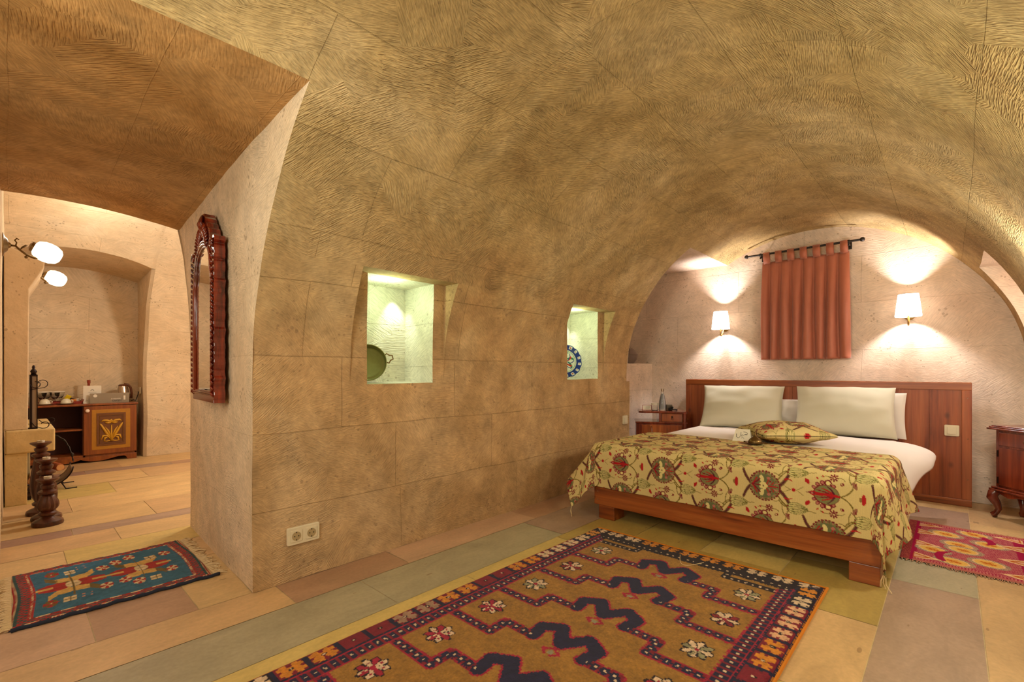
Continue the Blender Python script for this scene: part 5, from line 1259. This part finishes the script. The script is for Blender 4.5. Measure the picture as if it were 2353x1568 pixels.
# ------------------------------------------------------------------ iron lantern on the mantel
la = thing('iron_lantern', 'tall narrow iron lantern with grey glass and scrolled wirework on the mantel end', 'lantern', (0.115, 5.09, 0.56))
o = MB()
for y in (0.0, 0.13):
    for x in (-0.012, 0.024): o.box(x - .004, x + (.004 if x < 0 else .0015), y - .004, y + .004, 0.0, 0.40)
o.box(-0.016, 0.026, -0.004, 0.134, 0.40, 0.412); o.box(-0.016, 0.026, -0.004, 0.134, 0, 0.012); o.box(-0.016, -0.010, 0.0, 0.13, 0, 0.4)
o.box(-.016, -.004, -.006, .0, 0, .40)
o.build('frame', M['iron_dark'], la)
MB().box(-0.008, 0.022, -0.001, 0.128, 0.012, 0.40).build('grey_pane', plain('smoky_pane', srgb(150, 128, 108), 0.3), la)
o = MB(); o.lathe([(0.016, 0.412), (0.014, 0.425), (0.020, 0.435), (0.014, 0.448), (0.008, 0.455), (0.010, 0.470), (0.006, 0.482), (0, 0.486)], c=(0.005, 0.03, 0), n=16); o.build('finial', M['iron_dark'], la, smooth=True)
def scroll(cx, y, cz, r0, turns, a0, dirn=1, n=26): return [(cx + r0 * (1 - i / n * .35) * math.cos(a0 + dirn * turns * 2 * PI * i / n), y, cz + r0 * (1 - i / n * .35) * math.sin(a0 + dirn * turns * 2 * PI * i / n)) for i in range(n + 1)]
for args in (([(-0.01, -.01, .30)] + scroll(0.050, -.01, .345, .034, .75, -PI / 2), .0028), (scroll(0.016, -.012, .340, .030, .8, PI), .0028),
             ([(-0.01, -.01, .055), (0.01, -.012, .02), (0.05, -.014, .002)] + scroll(0.062, -.014, .030, .028, .7, -PI / 2), .003),
             ([(0.03, -.012, .07), (0.05, -.014, .045), (0.08, -.014, .038)] + scroll(0.098, -.014, .062, .022, .7, -PI / 2), .003)):
    MB().tube(args[0], args[1], 6).build('scroll', M['iron_dark'], la, smooth=True)

# ------------------------------------------------------------------ log cradle
lc = thing('log_cradle', 'iron log cradle with a grey sling and twisted rope-like handle beyond the candlesticks', 'log holder', (0.20, 5.62, 0))
def arc2(r, a0, a1, y, n=14, cx=0, cz=0.20): return [(cx + r * math.sin(a0 + (a1 - a0) * i / n), y, cz - r * math.cos(a0 + (a1 - a0) * i / n)) for i in range(n + 1)]
o = MB(); o.surf(lambda a, y: (0.165 * math.sin(a), y, 0.205 - 0.165 * math.cos(a)), [-1.35 + 2.7 * i / 20 for i in range(21)], [-0.14, 0.14]); k = o.build('sling', M['sling'], lc, smooth=True, recalc=False); sm = k.modifiers.new('t', 'SOLIDIFY'); sm.thickness = .003
for y in (-.145, .145):
    o = MB(); o.tube(arc2(.168, -1.45, 1.45, y, cz=.205), .005, 8); o.tube([(-.09, y, .065), (-.12, y, .003), (-.14, y, .003)], .005, 8); o.tube([(.09, y, .065), (.12, y, .004), (.19, y, .004)], .005, 8); o.build('hoop', M['iron_dark'], lc, smooth=True)
o = MB()
hp = [(.166, -.145, .23), (.160, -.13, .27), (.145, -.09, .34), (.120, -.05, .40), (.07, -.02, .445), (0, 0, .46), (-.07, .02, .445), (-.12, .05, .40), (-.16, .13, .27)]
pts = []
for i in range(len(hp) - 1):
    for q in range(6): t = q / 6; pts.append(Vector(hp[i]) * (1 - t) + Vector(hp[i + 1]) * t)
for ph in (0, PI): o.tube([p_ + Vector((0, math.cos(i * .9 + ph), math.sin(i * .9 + ph))) * .0045 for i, p_ in enumerate(pts)], .0048, 6)
o.sphere((.160, -.13, .285), .012, 10, (1, 1, 1.5)); o.build('twisted_handle', M['iron'], lc, smooth=True)
for i, (x, z, r_, a, lab) in enumerate(((0.255, .185, .030, .25, 'topmost split log resting at the right rim of the cradle'), (0.215, .098, .034, .05, 'short log low in the front of the cradle'), (0.138, .100, .036, -.1, 'thick log lying on the left side of the cradle sling'), (0.190, .160, .028, .15, 'thin log resting on the two lower logs in the cradle'))):
    lg = thing('firewood_log', lab, 'log', (x, 5.62, z), group='logs in the cradle'); lg.rotation_euler = (0, 0, a)
    o = MB(); o.lathe([(r_ * .96, -.13), (r_, -.125), (r_ * 1.02, 0), (r_, .125), (r_ * .96, .13)], n=14, M=Matrix.Rotation(PI / 2, 4, 'X'), flute=lambda k, aa: .10 * math.sin(aa * 3)); o.build('bark', M['log_bark'], lg, smooth=40)
    for s_ in (-1, 1): MB().lathe([(r_ * .86, 0), (r_ * .86, .003)], n=14, M=Matrix.Translation((0, .1305 * s_ - .0015, 0)) @ Matrix.Rotation(-PI / 2, 4, 'X')).build('cut_end', M['log_end'], lg)

# ------------------------------------------------------------------ painted cupboard in the niche and what stands on it
cb = thing('cupboard', 'low wooden cupboard with one open side and a painted carved door, in the far niche', 'cupboard', (0, 0, 0))
CX0, CX1, CY0, CY1, CT = -0.02, 0.992, 6.86, 7.18, 0.64
o = MB(); o.box(CX0, CX0 + .018, CY0, CY1, .06, CT - .02); o.box(0.535, 0.553, CY0, CY1, .06, CT - .02); o.box(CX1 - .018, CX1, CY0, CY1, .06, CT - .02); o.box(CX0, CX1, CY0, CY1, .06, .085); o.build('carcass', M['cab_wood'], cb, bevel=.002)
MB().box(CX0 + .018, CX1 - .018, CY1 - .012, CY1, .085, CT - .02).build('back_panel', M['cab_inside'], cb)
o = MB(); o.box(CX0 + .018, CX0 + .022, CY0 + .01, CY1, .085, CT - .02); o.box(.531, .535, CY0 + .01, CY1, .085, CT - .02); o.build('inner_lining', M['cab_inside'], cb)
MB().box(CX0 + .018, .535, CY0 + .015, CY1 - .012, .352, .370).build('shelf', M['cab_wood'], cb, bevel=.002)
MB().box(CX0 - .02, CX1 + .012, CY0 - .025, CY1, CT - .02, CT + .002).build('cupboard_top', M['cab_wood'], cb, bevel=.006, seg=3)
ap = [(CX0, .062), (CX0, .0), (.05, .0), (.07, .03), (.16, .035), (.30, .012), (.42, .012), (.49, .030), (.515, .040), (.54, .030), (.60, .012), (.70, .012), (.82, .040), (.88, .042), (.90, .03), (.905, .0), (CX1, .0), (CX1, .062)]
MB().prism(ap, CY0 - .012, CY0 + .008, 'y').build('apron', M['cab_wood'], cb, bevel=.002)
for x in (CX0, CX1 - .03): MB().box(x, x + .03, CY1 - .04, CY1, 0, .062).build('foot', M['cab_wood'], cb)
dd = MB().box(.540, CX1 - .002, CY0 - .020, CY0 - .001, .085, CT - .025).build('door', M['cab_wood'], cb, bevel=.003)
px0, px1, pz0, pz1 = .604, .932, .135, .575
o = MB()
o.prism([(px0, pz0), (px1, pz0), (px1, pz1), (px0, pz1)], CY0 - .0225, CY0 - .0195, 'y'); o.build('gold_panel', M['gold_paint'], dd, bevel=.001)
o = MB()
for k, (i_, w, h_) in enumerate(((.040, .020, .006), (.064, .006, .008))):
    a, b_, c_, d_ = px0 + i_, px1 - i_, pz0 + i_, pz1 - i_; y = CY0 - .0225
    o.box(a, b_, y - h_, y, d_ - w, d_); o.box(a, b_, y - h_, y, c_, c_ + w); o.box(a, a + w, y - h_, y, c_ + w, d_ - w); o.box(b_ - w, b_, y - h_, y, c_ + w, d_ - w)
o.build('panel_moulding', M['relief_brown'], dd, bevel=.001)
o = MB().box(px0 + .07, px1 - .07, CY0 - .0245, CY0 - .0222, pz0 + .07, pz1 - .07).build('relief_ground', M['relief_brown'], dd)
o = MB(); cxx, yy = (px0 + px1) / 2, CY0 - .027
def leaf(pts, r): o.tube([(cxx + x, yy, z) for x, z in pts], r, 8, flat=None)
leaf([(0, .225), (0, .30), (0, .40)], [.018, .008, .005])
for s_ in (-1, 1):
    leaf([(0, .25), (.04 * s_, .31), (.085 * s_, .40), (.10 * s_, .425)], [.006, .013, .011, .002]); leaf([(0, .26), (.03 * s_, .34), (.055 * s_, .385)], [.004, .010, .002])
    leaf([(0, .235), (.035 * s_, .285), (.070 * s_, .285), (.088 * s_, .24)], [.005, .010, .012, .003]); leaf([(.03 * s_, .27), (.055 * s_, .26), (.062 * s_, .225)], [.004, .012, .004]); leaf([(0, .23), (.04 * s_, .222), (.07 * s_, .228)], [.008, .006, .003])
    leaf([(0, .43), (.035 * s_, .452), (.07 * s_, .455), (.088 * s_, .440)], [.010, .013, .010, .003]); leaf([(0, .43), (.03 * s_, .425), (.055 * s_, .430)], [.008, .012, .004])
leaf([(-.02, .44), (0, .455), (.02, .44), (0, .41)], [.010, .013, .010, .006])
o.build('carved_flower', M['carve_gold'], dd, smooth=True)
o = MB(); o.lathe([(.006, 0), (.006, .010), (.016, .014), (.019, .020), (.015, .026), (0, .027)], n=20, M=Matrix.Translation((.568, CY0 - .020, .568)) @ Matrix.Rotation(PI / 2, 4, 'X')); o.build('knob', M['white_enamel'], dd, smooth=True)
ZT = CT + .002
def cup(x, y, label, sl):
    s_ = MB().lathe([(.0, .0), (.035, .0), (.040, .003), (.070, .012), (.072, .014), (.069, .014), (.036, .006), (0, .005)], c=(0, 0, 0), n=36).build('saucer', M['porcelain'], None, smooth=50, loc=(x, y, ZT)); tag(s_, sl, 'saucer', 'saucers on the cupboard')
    c = thing('teacup', label, 'cup', (x, y, ZT + .008), rz=-.35, group='cups on the cupboard')
    MB().lathe([(.043, 0), (.044, .006), (.041, .028), (.030, .046), (.020, .050), (.018, .054), (0, .054)], n=32).build('bowl', M['porcelain'], c, smooth=50)
    MB().tube([(.040, 0, .012), (.056, 0, .016), (.058, 0, .030), (.036, 0, .040)], .0045, 8).build('handle', M['porcelain'], c, smooth=True)
cup(.245, 6.93, 'white teacup upside down on its saucer, the left one beside the stemmed glasses', 'white saucer under the left upturned teacup')
cup(.405, 6.93, 'white teacup upside down on its saucer, the right one below the yellow packet', 'white saucer under the right upturned teacup')
for i, (x, y, lab) in enumerate(((.325, 7.04, 'paper-capped stemmed glass, front right of the four'), (.225, 7.06, 'paper-capped stemmed glass, front left of the four'), (.365, 7.13, 'paper-capped stemmed glass, back right of the four'), (.265, 7.14, 'paper-capped stemmed glass, back left of the four'))):
    g_ = thing('stemmed_glass', lab, 'glass', (x, y, ZT + .0055), group='stemmed glasses on the cupboard')
    MB().lathe([(.030, 0), (.029, .003), (.006, .008), (.005, .045), (.020, .058), (.036, .085), (.042, .125), (.0405, .125), (.034, .087), (.018, .062), (0, .058)], n=28).build('goblet', M['glass'], g_, smooth=50)
    MB().lathe([(.044, .122), (.047, .128), (.040, .133), (0, .134)], n=28).build('paper_cap', M['paper'], g_, smooth=50)
ty = thing('serving_tray', 'glossy dark red oblong tray behind the cups on the cupboard', 'tray', (.37, 7.02, ZT))
def trayf(w, h_, z0, z1, t):
    o = MB(); o.box(-w, w, -h_, h_, z0, z0 + .005); return o
o = MB(); o.box(-.165, .165, -.075, .13, 0, .005); o.build('tray_base', M['tray_red'], ty, bevel=.002)
o = MB(); o.box(-.17, .17, -.08, -.074, 0, .030); o.box(-.17, .17, .129, .135, 0, .030); o.box(-.17, -.164, -.08, .135, 0, .030); o.add([(.160, -.08, 0), (.160, .135, 0), (.175, .135, .048), (.175, -.08, .048), (.166, -.08, 0), (.166, .135, 0), (.181, .135, .048), (.181, -.08, .048)], [(0, 1, 2, 3), (7, 6, 5, 4), (0, 3, 7, 4), (1, 5, 6, 2), (2, 6, 7, 3), (0, 4, 5, 1)]); o.build('tray_rim', M['tray_red'], ty)
for i, (x, y, z, mat, ry, lab) in enumerate(((.425, 6.99, .075, 'yellow_foil', .5, 'yellow packet sticking up behind the right teacup'), (.47, 6.995, .030, 'orange_foil', .1, 'orange sachet lying in the tray right of the cup'), (.50, 7.03, .032, 'paper', -.2, 'white sachet in the tray at the raised end'), (.455, 7.06, .040, 'black_plastic', .3, 'dark green sachet in the tray behind the orange one'))):
    k = MB().box(-.022, .022, -.006, .006, -.022 if i else -.055, .022).build('sachet', M[mat], None, bevel=.002, loc=(x, y, ZT + z)); k.rotation_euler = (.3, ry, 0); tag(k, lab, 'sachet', 'sachets on the tray')
bc = MB().lathe([(.016, 0), (.018, .10), (.012, .15), (.012, .22), (.015, .222), (.015, .258), (0, .259)], n=20).build('small_bottle', plain('red_bottle', srgb(150, 50, 24), .3), None, smooth=40, loc=(.60, 7.08, ZT)); tag(bc, 'small bottle with a red cap behind the white leaflet holder', 'bottle')
wc = thing('leaflet_card', 'upright white information card with a small arch emblem on the cupboard', 'card', (.62, 6.965, ZT))
MB().box(-.075, .075, 0, .004, .0, .195).build('board', M['paper'], wc); MB().box(-.075, .075, -.02, .02, 0, .004).build('stand', M['paper'], wc)
o = MB(); o.tube([(-.014 + .028 * i / 8 * 1.0, -.001, .140 + .012 * math.sin(PI * i / 8)) for i in range(9)], .0022, 5); o.build('emblem', M['ink'], wc)
o = MB(); o.box(-.034, .034, -.0012, 0, .120, .1225); o.box(-.060, -.048, -.0012, 0, .022, .025); o.tube([(-.055 + .02 * i / 6, -.001, .030 + .006 * math.sin(PI * i / 6)) for i in range(7)], .0012, 5); o.build('printed_line', M['ink_soft'], wc)
ml, t, p, N, L = nt('grey_acrylic'); p.inputs['Base Color'].default_value = srgb(158, 140, 116); p.inputs['Roughness'].default_value = .25; p.inputs['Transmission Weight'].default_value = 0.15
mn = thing('menu_holder', 'wide grey acrylic menu holder showing reversed lettering on the cupboard', 'sign', (.765, 6.925, ZT)); mn.rotation_euler = (0, 0, 0.03)
MB().box(-.170, .170, 0, .005, 0, .110).build('acrylic_face', ml, mn, bevel=.001); MB().box(-.170, .170, -.002, .045, 0, .004).build('foot', ml, mn)
def text(name, s_, size, mat, parent, loc, mirror=True):
    cu = bpy.data.curves.new(name, 'FONT'); cu.body = s_; cu.size = size; cu.align_x = 'CENTER'; cu.extrude = .0004
    ob = bpy.data.objects.new('tmp', cu); COL.objects.link(ob); bpy.context.view_layer.update()
    me = bpy.data.meshes.new_from_object(ob.evaluated_get(bpy.context.evaluated_depsgraph_get())); bpy.data.objects.remove(ob); bpy.data.curves.remove(cu)
    T = Matrix.Rotation(PI / 2, 4, 'X')
    if mirror: T = T @ Matrix.Diagonal((-1, 1, 1, 1))
    me.transform(T); me.materials.clear(); me.name = name
    return link(name, me, mat, parent, loc=loc)
text('lettering', 'MENU', .030, M['ink'], mn, (.060, -.0008, .012)); text('lettering', 'MINIBAR', .022, M['paper'], mn, (.050, -.0008, .036))
MB().box(.120, .136, -.001, 0, .030, .078).build('logo_block', M['paper'], mn); MB().lathe([(.017, 0), (.017, .001)], n=20, M=Matrix.Translation((-.125, 0, .082)) @ Matrix.Rotation(PI / 2, 4, 'X')).build('round_logo', M['paper'], mn)
kt = thing('kettle', 'steel electric kettle with a brown handle behind the menu holder', 'kettle', (.895, 7.06, ZT), rz=.1)
MB().lathe([(.062, 0), (.064, .01), (.058, .10), (.044, .175), (.040, .185), (0, .19)], n=36).build('jug', M['steel'], kt, smooth=40)
MB().lathe([(.041, .183), (.043, .192), (.030, .202), (0, .206)], n=30).build('lid', plain('kettle_brown', srgb(96, 46, 20), .3), kt, smooth=40)
MB().tube([(.01, 0, .205), (.045, 0, .200), (.072, 0, .165), (.082, 0, .10), (.078, 0, .04)], [.012, .013, .012, .012, .013], 12).build('handle', bpy.data.materials['kettle_brown'], kt, smooth=True)
so2 = thing('wall_socket', 'small cream power socket on the niche jamb above the kettle cord', 'socket', (1.052, 7.05, .77), rz=-PI / 2)
MB().prism(rrect(.08, .08, .008), -.009, .004, 'y').build('cover_plate', M['white_plastic'], so2, bevel=.002)
cc_ = MB().tube([(.965, 7.02, ZT + .012), (.985, 6.99, ZT + .022), (1.00, 6.98, ZT + .010), (1.01, 7.0, ZT + .03), (1.03, 7.03, .72), (1.038, 7.05, .755)], .005, 8).build('power_cord', M['black_plastic'], None, smooth=True); tag(cc_, 'black kettle cord curling from the kettle to the niche socket', 'cord')
